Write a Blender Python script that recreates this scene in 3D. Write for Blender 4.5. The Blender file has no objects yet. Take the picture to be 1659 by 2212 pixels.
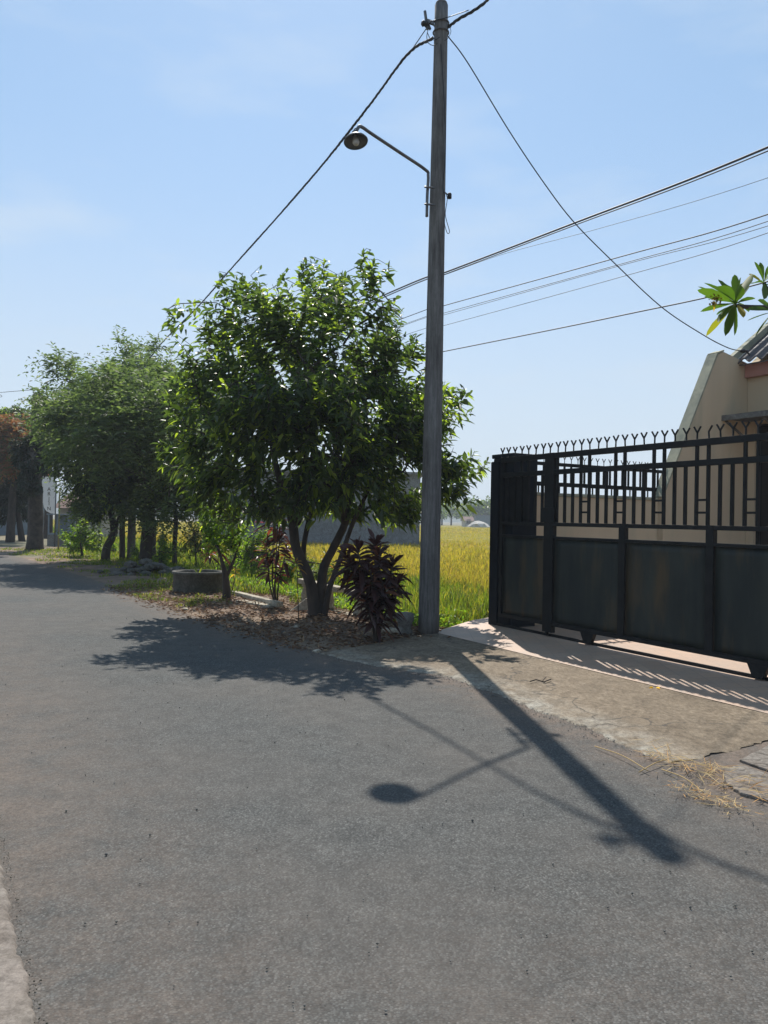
import bpy, bmesh, math, random
import numpy as np
from mathutils import Vector, Matrix
random.seed(7); rng = np.random.default_rng(7)
sc = bpy.context.scene; COL = sc.collection
R = math.radians
# ---------------------------------------------------------------- camera
F, CX, CY, EYE = 1661.0, 829.5, 1106.0, 1.6          # measured on a 1659 x 2212 view of the photograph
PITCH, ROLL = R(0.53), R(1.1)
cf = Vector((0, math.cos(PITCH), math.sin(PITCH)))
r0 = Vector((1, 0, 0)); u0 = r0.cross(cf)
cr = r0*math.cos(ROLL) + u0*math.sin(ROLL); cu = u0*math.cos(ROLL) - r0*math.sin(ROLL)
cam = bpy.data.objects.new('camera', bpy.data.cameras.new('camera')); COL.objects.link(cam)
m = Matrix((cr, cu, -cf)).transposed().to_4x4(); m.translation = Vector((0, 0, EYE)); cam.matrix_world = m
cam.data.sensor_fit = 'HORIZONTAL'; cam.data.sensor_width = 36; cam.data.lens = 36*F/1659
cam.data.clip_start = 0.05; cam.data.clip_end = 5000
sc.camera = cam
# ---------------------------------------------------------------- light
AZ, EL = R(-6.0), R(51.4)
sunv = Vector((math.sin(AZ)*math.cos(EL), math.cos(AZ)*math.cos(EL), math.sin(EL)))
w = bpy.data.worlds.new('World'); sc.world = w; w.use_nodes = True
nt = w.node_tree; bg = nt.nodes['Background']
sky = nt.nodes.new('ShaderNodeTexSky'); sky.sky_type = 'NISHITA'; sky.sun_disc = False
sky.sun_elevation = EL; sky.sun_rotation = AZ; sky.air_density = 1.0; sky.dust_density = 0.3; sky.ozone_density = 3.0
# even out the sky with thin high haze and a few faint wisps
tcw = nt.nodes.new('ShaderNodeTexCoord'); mpw = nt.nodes.new('ShaderNodeMapping'); mpw.inputs['Scale'].default_value = (1.6, 1.6, 5.5)
nzw = nt.nodes.new('ShaderNodeTexNoise'); nzw.inputs['Scale'].default_value = 2.1; nzw.inputs['Detail'].default_value = 7; nzw.inputs['Roughness'].default_value = .55
nt.links.new(tcw.outputs['Generated'], mpw.inputs[0]); nt.links.new(mpw.outputs[0], nzw.inputs['Vector'])
rpw = nt.nodes.new('ShaderNodeValToRGB'); rpw.color_ramp.elements[0].position = .50; rpw.color_ramp.elements[1].position = .85; rpw.color_ramp.elements[1].color = (.65, .65, .65, 1)
nt.links.new(nzw.outputs[0], rpw.inputs[0])
veil = nt.nodes.new('ShaderNodeMix'); veil.data_type = 'RGBA'; veil.inputs[0].default_value = .45; veil.inputs[7].default_value = (2.35, 3.95, 5.5, 1)
wis = nt.nodes.new('ShaderNodeMix'); wis.data_type = 'RGBA'; wis.inputs[7].default_value = (4.6, 5.3, 6.0, 1)
nt.links.new(sky.outputs[0], veil.inputs[6]); nt.links.new(veil.outputs[2], wis.inputs[6]); nt.links.new(rpw.outputs[0], wis.inputs[0])
sep = nt.nodes.new('ShaderNodeSeparateXYZ'); nt.links.new(tcw.outputs['Generated'], sep.inputs[0])
rph = nt.nodes.new('ShaderNodeValToRGB'); rph.color_ramp.elements[0].position = .0; rph.color_ramp.elements[0].color = (.8, .8, .8, 1); rph.color_ramp.elements[1].position = .48; rph.color_ramp.elements[1].color = (0, 0, 0, 1)
rph.color_ramp.interpolation = 'EASE'; nt.links.new(sep.outputs[2], rph.inputs[0])
hzn = nt.nodes.new('ShaderNodeMix'); hzn.data_type = 'RGBA'; hzn.inputs[7].default_value = (4.35, 4.85, 5.35, 1)
nt.links.new(wis.outputs[2], hzn.inputs[6]); nt.links.new(rph.outputs[0], hzn.inputs[0]); nt.links.new(hzn.outputs[2], bg.inputs[0]); bg.inputs[1].default_value = 0.105
sl = bpy.data.lights.new('sun', 'SUN'); sl.energy = 4.9; sl.angle = R(0.53); sl.color = (1, 0.945, 0.86)
so = bpy.data.objects.new('sun', sl); COL.objects.link(so)
so.rotation_euler = sunv.to_track_quat('Z', 'Y').to_euler(); so.location = (0, 0, 30)
sc.view_settings.view_transform = 'Standard'; sc.view_settings.look = 'None'
sc.view_settings.exposure = 0.55; sc.view_settings.gamma = 1.0
sc.render.engine = 'CYCLES'
sc.cycles.volume_step_rate = 1; sc.cycles.max_bounces = 8; sc.cycles.transparent_max_bounces = 8
# ---------------------------------------------------------------- measuring
def ray(x, y): return cf + cr*((x-CX)/F) + cu*((CY-y)/F)
def G(x, y, z=0.0):
    d = ray(x, y); return Vector((0, 0, EYE)) + d*((z-EYE)/d.z)
def D(x, y, dep):
    d = ray(x, y); return Vector((0, 0, EYE)) + d*(dep/d.y)
# street frame: s runs away along the kerb, t runs from the kerb towards the house
O = Vector((1.463, 5.664, 0)); U = Vector((-.503, .8643, 0)); N = Vector((.8643, .503, 0))
ANG = math.atan2(-.8643, .503)
def W(s, t, z=0.0): return O + U*s + N*t + Vector((0, 0, z))
def ST(p): q = Vector((p[0], p[1], 0)) - O; return q.dot(U), q.dot(N)
# ---------------------------------------------------------------- materials
def rgb(c): return (c[0], c[1], c[2], 1)
def base_mat(name):
    mt = bpy.data.materials.new(name); mt.use_nodes = True
    n = mt.node_tree; return mt, n, n.nodes['Principled BSDF']
def node(n, t, **k):
    x = n.nodes.new(t)
    for a, v in k.items():
        if a.startswith('i_'): x.inputs[a[2:].replace('_', ' ')].default_value = v
        else: setattr(x, a, v)
    return x
def mixc(n, fac, a, b, mode='MIX'):
    x = n.nodes.new('ShaderNodeMix'); x.data_type = 'RGBA'; x.blend_type = mode
    for sock, v in ((x.inputs[0], fac), (x.inputs[6], a), (x.inputs[7], b)):
        if hasattr(v, 'links'): n.links.new(v, sock)
        elif isinstance(v, (int, float)): sock.default_value = v
        else: sock.default_value = rgb(v)
    return x.outputs[2]
def ramp(n, src, p0, p1, c0=(0, 0, 0), c1=(1, 1, 1)):
    r = n.nodes.new('ShaderNodeValToRGB'); n.links.new(src, r.inputs[0])
    if p0 > p1: p0, p1, c0, c1 = p1, p0, c1, c0
    r.color_ramp.elements[0].position = p0; r.color_ramp.elements[1].position = p1
    r.color_ramp.elements[0].color = rgb(c0); r.color_ramp.elements[1].color = rgb(c1)
    return r.outputs[0]
def noise(n, scale, detail=4, vec=None, rough=.55, dist=0):
    x = node(n, 'ShaderNodeTexNoise'); x.inputs['Scale'].default_value = scale
    x.inputs['Detail'].default_value = detail; x.inputs['Roughness'].default_value = rough; x.inputs['Distortion'].default_value = dist
    if vec is not None: n.links.new(vec, x.inputs['Vector'])
    return x.outputs[0]
def coords(n, which='Object', scale=None):
    t = n.nodes.new('ShaderNodeTexCoord'); o = t.outputs[which]
    if scale:
        mp = n.nodes.new('ShaderNodeMapping'); mp.inputs['Scale'].default_value = scale
        n.links.new(o, mp.inputs[0]); o = mp.outputs[0]
    return o
def bump(n, p, h, strength, dist):
    b = n.nodes.new('ShaderNodeBump'); b.inputs['Strength'].default_value = strength; b.inputs['Distance'].default_value = dist
    n.links.new(h, b.inputs['Height']); n.links.new(b.outputs[0], p.inputs['Normal'])
def M(name, c1, c2=None, scale=3, rough=.8, metal=0, bs=0, bscale=None, stretch=None, c3=None, s3=.7, spec=None, lo=.35, hi=.65):
    mt, n, p = base_mat(name); v = coords(n, 'Object', stretch)
    col = mixc(n, ramp(n, noise(n, scale, 6, v), lo, hi), c1, c2 or c1)
    if c3: col = mixc(n, ramp(n, noise(n, s3, 5, v, .6), .5, .68), col, c3)
    n.links.new(col, p.inputs['Base Color']); p.inputs['Roughness'].default_value = rough; p.inputs['Metallic'].default_value = metal
    if spec is not None: p.inputs['Specular IOR Level'].default_value = spec
    if bs: bump(n, p, noise(n, bscale or scale*4, 8, v, .65), bs, .02)
    return mt
def leaf_mat(name, c1, c2, c3=None, trans=.5, tcol=None, rough=.45, amount3=.12, spec=.35):
    """two-sided leaf: gloss + light coming through; colour varies leaf by leaf"""
    mt, n, p = base_mat(name)
    g = n.nodes.new('ShaderNodeNewGeometry'); rnd = g.outputs['Random Per Island']
    col = mixc(n, rnd, c1, c2)
    if c3: col = mixc(n, ramp(n, rnd, 1-amount3, 1-amount3+.01), col, c3)
    n.links.new(col, p.inputs['Base Color']); p.inputs['Roughness'].default_value = rough; p.inputs['Specular IOR Level'].default_value = spec
    tr = n.nodes.new('ShaderNodeBsdfTranslucent')
    tc = mixc(n, 1.0, col, tcol or (2.2, 2.4, .9), 'MULTIPLY'); n.links.new(tc, tr.inputs[0])
    ms = n.nodes.new('ShaderNodeMixShader'); ms.inputs[0].default_value = trans
    n.links.new(p.outputs[0], ms.inputs[1]); n.links.new(tr.outputs[0], ms.inputs[2])
    n.links.new(ms.outputs[0], n.nodes['Material Output'].inputs[0])
    return mt
# asphalt
def asphalt():
    mt, n, p = base_mat('asphalt'); v = coords(n, 'Object')
    ag = node(n, 'ShaderNodeTexVoronoi'); ag.inputs['Scale'].default_value = 105; n.links.new(v, ag.inputs['Vector'])
    bw = node(n, 'ShaderNodeRGBToBW'); n.links.new(ag.outputs['Color'], bw.inputs[0])
    stone = ramp(n, bw.outputs[0], .2, .8, (.047, .051, .051), (.122, .127, .125))
    stone = mixc(n, ramp(n, bw.outputs[0], .84, .88), stone, (.15, .152, .148))
    agr = mixc(n, ramp(n, ag.outputs['Distance'], .4, .85), stone, (.05, .05, .05))
    agr = mixc(n, 1.0, agr, ramp(n, noise(n, 26, 6, v, .8), .36, .64, (.82, .82, .82), (1.17, 1.17, 1.16)), 'MULTIPLY')
    big = ramp(n, noise(n, .55, 5, v), .35, .68)
    col = mixc(n, big, agr, mixc(n, .55, agr, (.112, .100, .090)))
    mid = ramp(n, noise(n, 5, 6, v, .7), .3, .75, (.8, .8, .8), (1.18, 1.17, 1.15))
    col = mixc(n, 1.0, col, mid, 'MULTIPLY')
    at = node(n, 'ShaderNodeAttribute', attribute_name='dust')
    dn = n.nodes.new('ShaderNodeMath'); dn.operation = 'MULTIPLY'
    n.links.new(at.outputs['Fac'], dn.inputs[0]); n.links.new(ramp(n, noise(n, 3.5, 7, v, .7), .28, .6, (0, 0, 0), (.85, .85, .85)), dn.inputs[1])
    col = mixc(n, dn.outputs[0], col, mixc(n, 1.0, (.165, .125, .098), ramp(n, noise(n, 40, 6, v, .8), .38, .62, (.6, .6, .6), (1.3, 1.3, 1.3)), 'MULTIPLY'))
    n.links.new(col, p.inputs['Base Color']); p.inputs['Roughness'].default_value = .88; p.inputs['Specular IOR Level'].default_value = .15
    h1 = n.nodes.new('ShaderNodeMath'); h1.operation = 'MULTIPLY_ADD'
    n.links.new(ag.outputs['Distance'], h1.inputs[0]); h1.inputs[1].default_value = -1.0
    n.links.new(noise(n, 120, 4, v, .7), h1.inputs[2])
    bump(n, p, h1.outputs[0], .6, .005)
    return mt
M_ASPH = asphalt()
def concrete(name, c1, c2, stain, crack=True, streak=(1, 1, 1), bs=.5, edge=None):
    mt, n, p = base_mat(name); v = coords(n, 'Object'); vs = coords(n, 'Object', streak)
    col = mixc(n, ramp(n, noise(n, 2.2, 8, v, .65), .3, .7), c1, c2)
    col = mixc(n, ramp(n, noise(n, .9, 5, v, .6), .48, .7), col, stain)
    if edge:
        at = node(n, 'ShaderNodeAttribute', attribute_name='edge'); mm = n.nodes.new('ShaderNodeMath'); mm.operation = 'MULTIPLY'
        n.links.new(at.outputs['Fac'], mm.inputs[0]); n.links.new(ramp(n, noise(n, 3.5, 6, v, .7), .35, .6), mm.inputs[1]); col = mixc(n, mm.outputs[0], col, edge)
    fine = ramp(n, noise(n, 24, 9, vs, .85), .38, .62, (.6, .59, .58), (1.32, 1.32, 1.30))
    col = mixc(n, 1.0, col, ramp(n, noise(n, 5, 6, vs, .7, 1.5), .38, .62, (.78, .76, .74), (1.16, 1.16, 1.16)), 'MULTIPLY')
    col = mixc(n, 1.0, col, fine, 'MULTIPLY')
    if crack:
        vo = node(n, 'ShaderNodeTexVoronoi', feature='DISTANCE_TO_EDGE'); vo.inputs['Scale'].default_value = .42
        dv = node(n, 'ShaderNodeVectorMath', operation='ADD'); nz = node(n, 'ShaderNodeTexNoise'); nz.inputs['Scale'].default_value = 2.2; nz.inputs['Detail'].default_value = 6
        n.links.new(v, nz.inputs['Vector']); n.links.new(v, dv.inputs[0]); n.links.new(nz.outputs['Color'], dv.inputs[1]); n.links.new(dv.outputs[0], vo.inputs['Vector'])
        col = mixc(n, ramp(n, vo.outputs['Distance'], .006, .002), col, (.07, .06, .05))
    n.links.new(col, p.inputs['Base Color']); p.inputs['Roughness'].default_value = .9; p.inputs['Specular IOR Level'].default_value = .25
    bump(n, p, noise(n, 42, 8, vs, .75), bs, .01)
    return mt
M_APRON = concrete('apron concrete', (.215, .172, .125), (.16, .128, .093), (.125, .10, .073), True, (1.3, .85, 1), .8, (.27, .255, .22))
M_PAVE = concrete('pavement concrete', (.20, .18, .16), (.16, .145, .13), (.175, .148, .13), True)
M_CONC = concrete('grey concrete', (.20, .195, .185), (.13, .128, .12), (.09, .095, .08), False)
M_POLE = concrete('pole concrete', (.17, .165, .165), (.12, .118, .12), (.10, .095, .095), False, (1, 1, .08), .5)
M_WHITEC = concrete('whitewashed concrete', (.42, .38, .31), (.30, .27, .22), (.15, .14, .11), False)
M_GREYWALL = concrete('grey render', (.20, .215, .235), (.17, .18, .20), (.15, .155, .165), False)
M_SOIL = M('soil', (.17, .112, .072), (.105, .070, .047), 2.5, .95, bs=.8, bscale=18, c3=(.22, .165, .115))
M_FIELD = M('field canopy', (.25, .20, .035), (.15, .145, .022), .8, .95, bs=1, bscale=9, c3=(.27, .19, .035), s3=.06, spec=.05)
M_GROUND = M('earth', (.13, .115, .06), (.09, .085, .045), .15, .95, bs=.6, bscale=3, c3=(.17, .13, .07), s3=.05)
M_CREAM = M('cream render', (.58, .45, .30), (.52, .40, .27), 1.1, .9, bs=.15, bscale=40, stretch=(1.5, 1.5, .25), c3=(.46, .38, .26), s3=1.6)
M_CREAMTOP = M('weathered coping', (.36, .34, .24), (.25, .25, .19), 3, .9, bs=.4, bscale=20, c3=(.16, .17, .13), s3=2.5)
M_PINK = M('pink paint', (.42, .20, .16), (.38, .18, .14), 2, .8)
M_GATE = M('gate paint', (.006, .007, .008), (.011, .012, .013), 6, .6, bs=.1, bscale=40, spec=.22)
M_PANEL = M('gate sheet', (.014, .019, .019), (.032, .037, .031), 2.2, .55, bs=.12, bscale=6, stretch=(1.6, 1, .35), c3=(.068, .048, .026), s3=1.9, spec=.25)
M_PILLAR = M('pillar paint', (.005, .008, .013), (.009, .013, .019), 3, .8, spec=.2, bs=.2, bscale=30)
M_BARK = M('bark', (.060, .044, .034), (.030, .024, .020), 9, .95, bs=1, bscale=22, stretch=(1, 1, .35))
M_BARK2 = M('pale bark', (.075, .06, .048), (.028, .022, .018), 5, .95, bs=1, bscale=14)
M_CABLE = M('cable rubber', (.012, .012, .015), (.02, .02, .022), 9, .6)
M_STEEL = M('galvanised steel', (.09, .09, .095), (.14, .14, .145), 12, .45, .5)
M_SHADE = M('lamp enamel', (.075, .078, .08), (.13, .135, .135), 9, .45, .2)
M_GLASS = M('bulb glass', (.38, .39, .40), (.42, .43, .44), 4, .2)
M_TILE_R = M('roof tile', (.06, .055, .06), (.11, .09, .085), 5, .6, bs=.2)
M_DARK = M('dark window glass', (.01, .01, .012), (.014, .014, .016), 4, .15)
M_BLUEG = M('blue grey sheet', (.16, .20, .24), (.12, .15, .18), 4, .7)
M_SIGN = M('sign board', (.82, .80, .78), (.76, .75, .73), 3, .6)
M_INK = M('sign letters', (.10, .075, .04), (.08, .07, .05), 4, .7)
M_RUST = M('brown roof', (.13, .07, .055), (.09, .05, .045), 3, .9)
M_HAZY = M('pale plaster', (.40, .38, .34), (.30, .29, .27), 3, .9)
def tiles():
    mt, n, p = base_mat('driveway tiles'); v = coords(n, 'Object')
    b = node(n, 'ShaderNodeTexBrick'); b.offset = 0; b.inputs['Scale'].default_value = 1; b.inputs['Brick Width'].default_value = .2; b.inputs['Row Height'].default_value = .2
    b.inputs['Mortar Size'].default_value = .004; b.inputs['Color1'].default_value = rgb((.46, .31, .22)); b.inputs['Color2'].default_value = rgb((.39, .26, .185)); b.inputs['Mortar'].default_value = rgb((.30, .22, .17))
    n.links.new(v, b.inputs['Vector'])
    col = mixc(n, ramp(n, noise(n, 2, 8, v, .7), .38, .75), b.outputs[0], (.33, .26, .21))
    col = mixc(n, ramp(n, noise(n, 16, 6, v, .7), .55, .8), col, (.25, .2, .17))
    n.links.new(col, p.inputs['Base Color']); p.inputs['Roughness'].default_value = .6
    bump(n, p, b.outputs['Fac'], -.3, .004); return mt
M_TILES = tiles()
L_MAIN = leaf_mat('broad leaf', (.040, .060, .032), (.076, .104, .036), (.21, .25, .05), .54, (2.0, 2.3, .7), .36, .18, .5)
L_FINE = leaf_mat('fine leaf', (.070, .095, .050), (.10, .125, .060), (.15, .18, .07), .45, (1.8, 2.1, 1.0), .6, .15)
L_LIME = leaf_mat('lime leaf', (.085, .14, .026), (.15, .21, .034), (.28, .30, .05), .55, (2.0, 2.3, .7), .5, .12)
L_DARK = leaf_mat('dark leaf', (.022, .030, .020), (.035, .045, .026), None, .25, (1.6, 1.8, 1), .6)
L_OLIVE = leaf_mat('olive leaf', (.07, .10, .024), (.11, .14, .03), (.19, .20, .04), .48, (1.7, 1.9, .8), .6)
L_ORANGE = leaf_mat('orange leaf', (.26, .11, .045), (.18, .10, .04), (.10, .12, .03), .4, (1.7, 1.5, 1.2), .6, .25)
L_TI = leaf_mat('maroon leaf', (.032, .016, .017), (.055, .023, .022), (.13, .055, .03), .30, (2.6, 1.5, 1.0), .4, .10)
L_PINK = leaf_mat('pink leaf', (.35, .05, .07), (.20, .04, .06), None, .4, (1.8, 1.2, 1.2), .5)
L_CROT = leaf_mat('croton leaf', (.10, .13, .03), (.30, .12, .03), (.5, .35, .03), .45, (1.6, 1.5, .9), .5, .2)
L_FRANGI = leaf_mat('frangipani leaf', (.048, .085, .018), (.070, .11, .022), (.22, .18, .03), .45, (1.9, 2.3, .6), .6, .08, .2)
L_RICE = leaf_mat('rice blade', (.36, .29, .040), (.22, .22, .030), (.46, .33, .06), .48, (1.3, 1.35, .7), .7, .30, .1)
L_GRASS = leaf_mat('grass blade', (.075, .115, .020), (.13, .175, .028), (.26, .24, .06), .5, (1.9, 1.9, .6), .65, .16, .15)
L_LITTER = leaf_mat('dry leaf', (.17, .098, .058), (.085, .052, .036), (.30, .21, .13), .2, (1.3, 1.2, 1.1), .8, .2, .2)
L_STRAW = leaf_mat('straw', (.52, .40, .20), (.40, .27, .12), (.50, .28, .10), .2, (1.3, 1.2, 1.1), .7, .3, .2)
# ---------------------------------------------------------------- object helpers
def link(name, data, parent=None):
    o = bpy.data.objects.new(name, data); COL.objects.link(o)
    if parent is not None: o.parent = parent
    return o
def tag(o, label=None, cat=None, group=None, kind=None):
    if label: o['label'] = label
    if cat: o['category'] = cat
    if group: o['group'] = group
    if kind: o['kind'] = kind
    return o
def thing(name, label, cat, loc=(0, 0, 0), rz=0, group=None):
    o = link(name, None); o.location = loc; o.rotation_euler = (0, 0, rz); o.empty_display_size = .2
    return tag(o, label, cat, group)
def fast_mesh(name, V, faces_idx, face_len, mat, parent=None, smooth=False, attrs=None):
    V = np.asarray(V, dtype=np.float32).reshape(-1, 3); idx = np.asarray(faces_idx, dtype=np.int32).ravel()
    fl = np.asarray(face_len, dtype=np.int32)
    me = bpy.data.meshes.new(name); me.vertices.add(len(V)); me.vertices.foreach_set('co', V.ravel())
    me.loops.add(len(idx)); me.loops.foreach_set('vertex_index', idx)
    me.polygons.add(len(fl)); st = np.concatenate([[0], np.cumsum(fl)[:-1]]).astype(np.int32)
    me.polygons.foreach_set('loop_start', st); me.polygons.foreach_set('loop_total', fl)
    if smooth: me.polygons.foreach_set('use_smooth', np.ones(len(fl), dtype=bool))
    me.update(calc_edges=True); me.materials.append(mat)
    if attrs:
        for k, a in attrs.items():
            at = me.attributes.new(k, 'FLOAT', 'POINT'); at.data.foreach_set('value', np.asarray(a, dtype=np.float32))
    return link(name, me, parent)
class MB:
    """collects solid shapes and links them as one mesh object"""
    def __init__(s): s.v = []; s.f = []
    def add(s, vs, fs):
        b = len(s.v); s.v += [tuple(v) for v in vs]; s.f += [[i+b for i in f] for f in fs]; return s
    def box(s, x0, x1, y0, y1, z0, z1):
        return s.add([(x0, y0, z0), (x1, y0, z0), (x1, y1, z0), (x0, y1, z0), (x0, y0, z1), (x1, y0, z1), (x1, y1, z1), (x0, y1, z1)],
                     [[3, 2, 1, 0], [4, 5, 6, 7], [0, 1, 5, 4], [1, 2, 6, 5], [2, 3, 7, 6], [3, 0, 4, 7]])
    def bar(s, a, b, w_, h_):
        a = Vector(a); b = Vector(b); d = (b-a).normalized(); x = d.orthogonal().normalized() if abs(d.z) > .9 else d.cross(Vector((0, 0, 1))).normalized(); y = x.cross(d)
        P = [p + x*(i*w_/2) + y*(j*h_/2) for p in (a, b) for i, j in ((-1, -1), (1, -1), (1, 1), (-1, 1))]
        return s.add(P, [[3, 2, 1, 0], [4, 5, 6, 7], [0, 1, 5, 4], [1, 2, 6, 5], [2, 3, 7, 6], [3, 0, 4, 7]])
    def tube(s, pts, rad, n=8, caps=True, jit=0):
        pts = [Vector(p) for p in pts]; k = len(pts)
        rad = rad if hasattr(rad, '__len__') else [rad]*k
        V = []; x = None
        for i, p in enumerate(pts):
            d = (pts[min(i+1, k-1)] - pts[max(i-1, 0)]).normalized()
            if x is None: x = d.orthogonal().normalized()
            else:
                x = (x - d*x.dot(d)).normalized()
            y = d.cross(x)
            for j in range(n):
                a = 2*math.pi*j/n; r_ = rad[i]*(1+random.uniform(-jit, jit)); V.append(p + x*math.cos(a)*r_ + y*math.sin(a)*r_)
        Fc = [[i*n+j, i*n+(j+1) % n, (i+1)*n+(j+1) % n, (i+1)*n+j] for i in range(k-1) for j in range(n)]
        if caps: Fc += [list(range(n))[::-1], [(k-1)*n+j for j in range(n)]]
        return s.add(V, Fc)
    def lathe(s, prof, n=24, axis=None, org=(0, 0, 0)):
        V = []; k = len(prof); q = (Vector((0, 0, 1)).rotation_difference(Vector(axis)) if axis else None)
        for r_, z in prof:
            for j in range(n):
                a = 2*math.pi*j/n; p = Vector((r_*math.cos(a), r_*math.sin(a), z))
                if q: p = q @ p
                V.append(p + Vector(org))
        return s.add(V, [[i*n+j, i*n+(j+1) % n, (i+1)*n+(j+1) % n, (i+1)*n+j] for i in range(k-1) for j in range(n)])
    def prism(s, poly, axis_vec):
        """polygon (3-D points) pushed along axis_vec"""
        k = len(poly); a = Vector(axis_vec); P = [Vector(p) for p in poly]; P += [p + a for p in P]
        return s.add(P, [list(range(k))[::-1], list(range(k, 2*k))] + [[i, (i+1) % k, k+(i+1) % k, k+i] for i in range(k)])
    def build(s, name, mat, parent=None, smooth=False, bevel=0, origin=None):
        me = bpy.data.meshes.new(name)
        vs = s.v if origin is None else [tuple(Vector(v)-Vector(origin)) for v in s.v]
        me.from_pydata(vs, [], s.f); me.update()
        bm = bmesh.new(); bm.from_mesh(me); bmesh.ops.recalc_face_normals(bm, faces=bm.faces); bm.to_mesh(me); bm.free()
        me.materials.append(mat)
        if smooth: me.polygons.foreach_set('use_smooth', [True]*len(me.polygons))
        o = link(name, me, parent)
        if origin is not None: o.location = origin
        if bevel:
            b = o.modifiers.new('bevel', 'BEVEL'); b.width = bevel; b.segments = 2; b.limit_method = 'ANGLE'
        return o
def vnorm(a): return a/np.maximum(np.linalg.norm(a, axis=1, keepdims=True), 1e-9)
def leaves(name, mat, P, Dr, L, Wd, parent=None, droop=.25, fold=.25, roll=None, prof=((.0, .10), (.28, .95), (.62, .85), (1.0, 0))):
    """N leaves at P pointing along Dr; each folded along its rib and bent down by its weight"""
    P = np.asarray(P, float); Dr = vnorm(np.asarray(Dr, float)); n = len(P)
    L = np.broadcast_to(np.asarray(L, float), (n,)); Wd = np.broadcast_to(np.asarray(Wd, float), (n,))
    up = np.tile([0, 0, 1.], (n, 1)) + rng.normal(0, .45, (n, 3)) if roll is None else roll
    side = vnorm(np.cross(Dr, up)); nor = vnorm(np.cross(side, Dr))
    droop = np.broadcast_to(np.asarray(droop, float), (n,))
    rows = []
    for f, wf in prof:
        c = P + Dr*(L*f)[:, None] + np.array([0, 0, -1.])*(droop*L*f*f)[:, None]
        hw = (Wd*wf*.5)[:, None]
        if wf == 0: rows.append([c])
        else: rows.append([c - side*hw + nor*hw*fold, c - nor*hw*fold*.4, c + side*hw + nor*hw*fold])
    per = sum(len(r_) for r_ in rows); V = np.zeros((n, per, 3)); k = 0; idx = []
    for r_ in rows:
        idx.append(list(range(k, k+len(r_))))
        for a in r_: V[:, k] = a; k += 1
    fc = []; fl = []
    for a, b in zip(idx[:-1], idx[1:]):
        if len(b) == 3:
            for j in (0, 1): fc.append([a[j], a[j+1], b[j+1], b[j]]); fl.append(4)
        else:
            for j in (0, 1): fc.append([a[j], a[j+1], b[0]]); fl.append(3)
    flat = np.array([i for f_ in fc for i in f_]); base = (np.arange(n)*per)[:, None]
    return fast_mesh(name, V.reshape(-1, 3), (base + flat[None, :]).ravel(), np.tile(fl, n), mat, parent, smooth=True)
def quads(name, mat, P, Dr, L, Wd, parent=None, droop=.2, roll=None):
    """cheap three-sided leaflets for fine foliage"""
    P = np.asarray(P, float); Dr = vnorm(np.asarray(Dr, float)); n = len(P)
    L = np.broadcast_to(np.asarray(L, float), (n,)); Wd = np.broadcast_to(np.asarray(Wd, float), (n,))
    side = vnorm(np.cross(Dr, rng.normal(0, .7, (n, 3)) + [0, 0, 1.]))
    a = P; m_ = P + Dr*(L*.5)[:, None]; t = P + Dr*L[:, None] - np.array([0, 0, 1.])*(droop*L)[:, None]
    V = np.stack([a, m_ - side*(Wd*.5)[:, None], t, m_ + side*(Wd*.5)[:, None]], 1)
    return fast_mesh(name, V.reshape(-1, 3), np.arange(4*n), np.full(n, 4), mat, parent)
def blades(name, mat, P, H, Wd, lean, parent=None, az=None):
    """upright grass blades, each bent over at its tip (two quads and a point)"""
    n = len(P); P = np.asarray(P, float); az = rng.uniform(0, 2*np.pi, n) if az is None else az
    d = np.stack([np.cos(az), np.sin(az), np.zeros(n)], 1); sd = np.stack([-np.sin(az), np.cos(az), np.zeros(n)], 1)
    rows = []
    for f, wf in ((0, .8), (.45, 1), (.8, .7)):
        c = P + np.array([0, 0, 1.])*(H*f*(1-.25*lean*f))[:, None] + d*(H*lean*f*f)[:, None]
        rows += [c - sd*(Wd*wf*.5)[:, None], c + sd*(Wd*wf*.5)[:, None]]
    rows.append(P + np.array([0, 0, 1.])*(H*(1-.45*lean))[:, None] + d*(H*lean)[:, None])
    V = np.stack(rows, 1); flat = np.array([0, 1, 3, 2, 2, 3, 5, 4, 4, 5, 6]); base = (np.arange(n)*7)[:, None]
    return fast_mesh(name, V.reshape(-1, 3), (base+flat[None]).ravel(), np.tile([4, 4, 3], n), mat, parent)
# ---------------------------------------------------------------- terrain
def redge(s): return np.interp(s, [-25, -1, .4, 2.2, 3.5, 7, 11, 16, 20, 26, 28, 34, 45, 60], [.2, .12, .3, .45, -.1, -.5, -.7, -.8, -1.15, -1.5, -2., -3.2, -8, -16])
def ledge(s): return np.interp(s, [-25, 0, 18, 26, 34, 45, 60], [-3.75, -3.8, -4.3, -5.6, -7.6, -13, -22])
def hn(x, y, k=1.0):
    return (np.sin(x*1.7*k+.3)*np.cos(y*2.3*k) + .6*np.sin(x*4.1*k+y*3.3*k) + .35*np.sin(x*9.7*k-y*8.1*k+1.1) + .2*np.sin(x*21*k+y*17*k))/2.15
def zf(s, t):
    s = np.asarray(s, float); t = np.asarray(t, float)
    drop_t = np.clip((t-2.1)/.9, 0, 1); drop_s = np.clip((s-4.9-.38*(t-2))/.7, 0, 1)
    mound = .05*np.clip((t-redge(s))/.8, 0, 1)*np.clip((s-4.3)/.8, 0, 1)*(1+.5*hn(s, t)) + .012*hn(s*3, t*3)
    return -.03 + mound*(1-drop_t*.5) - .47*drop_t*drop_s
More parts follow.
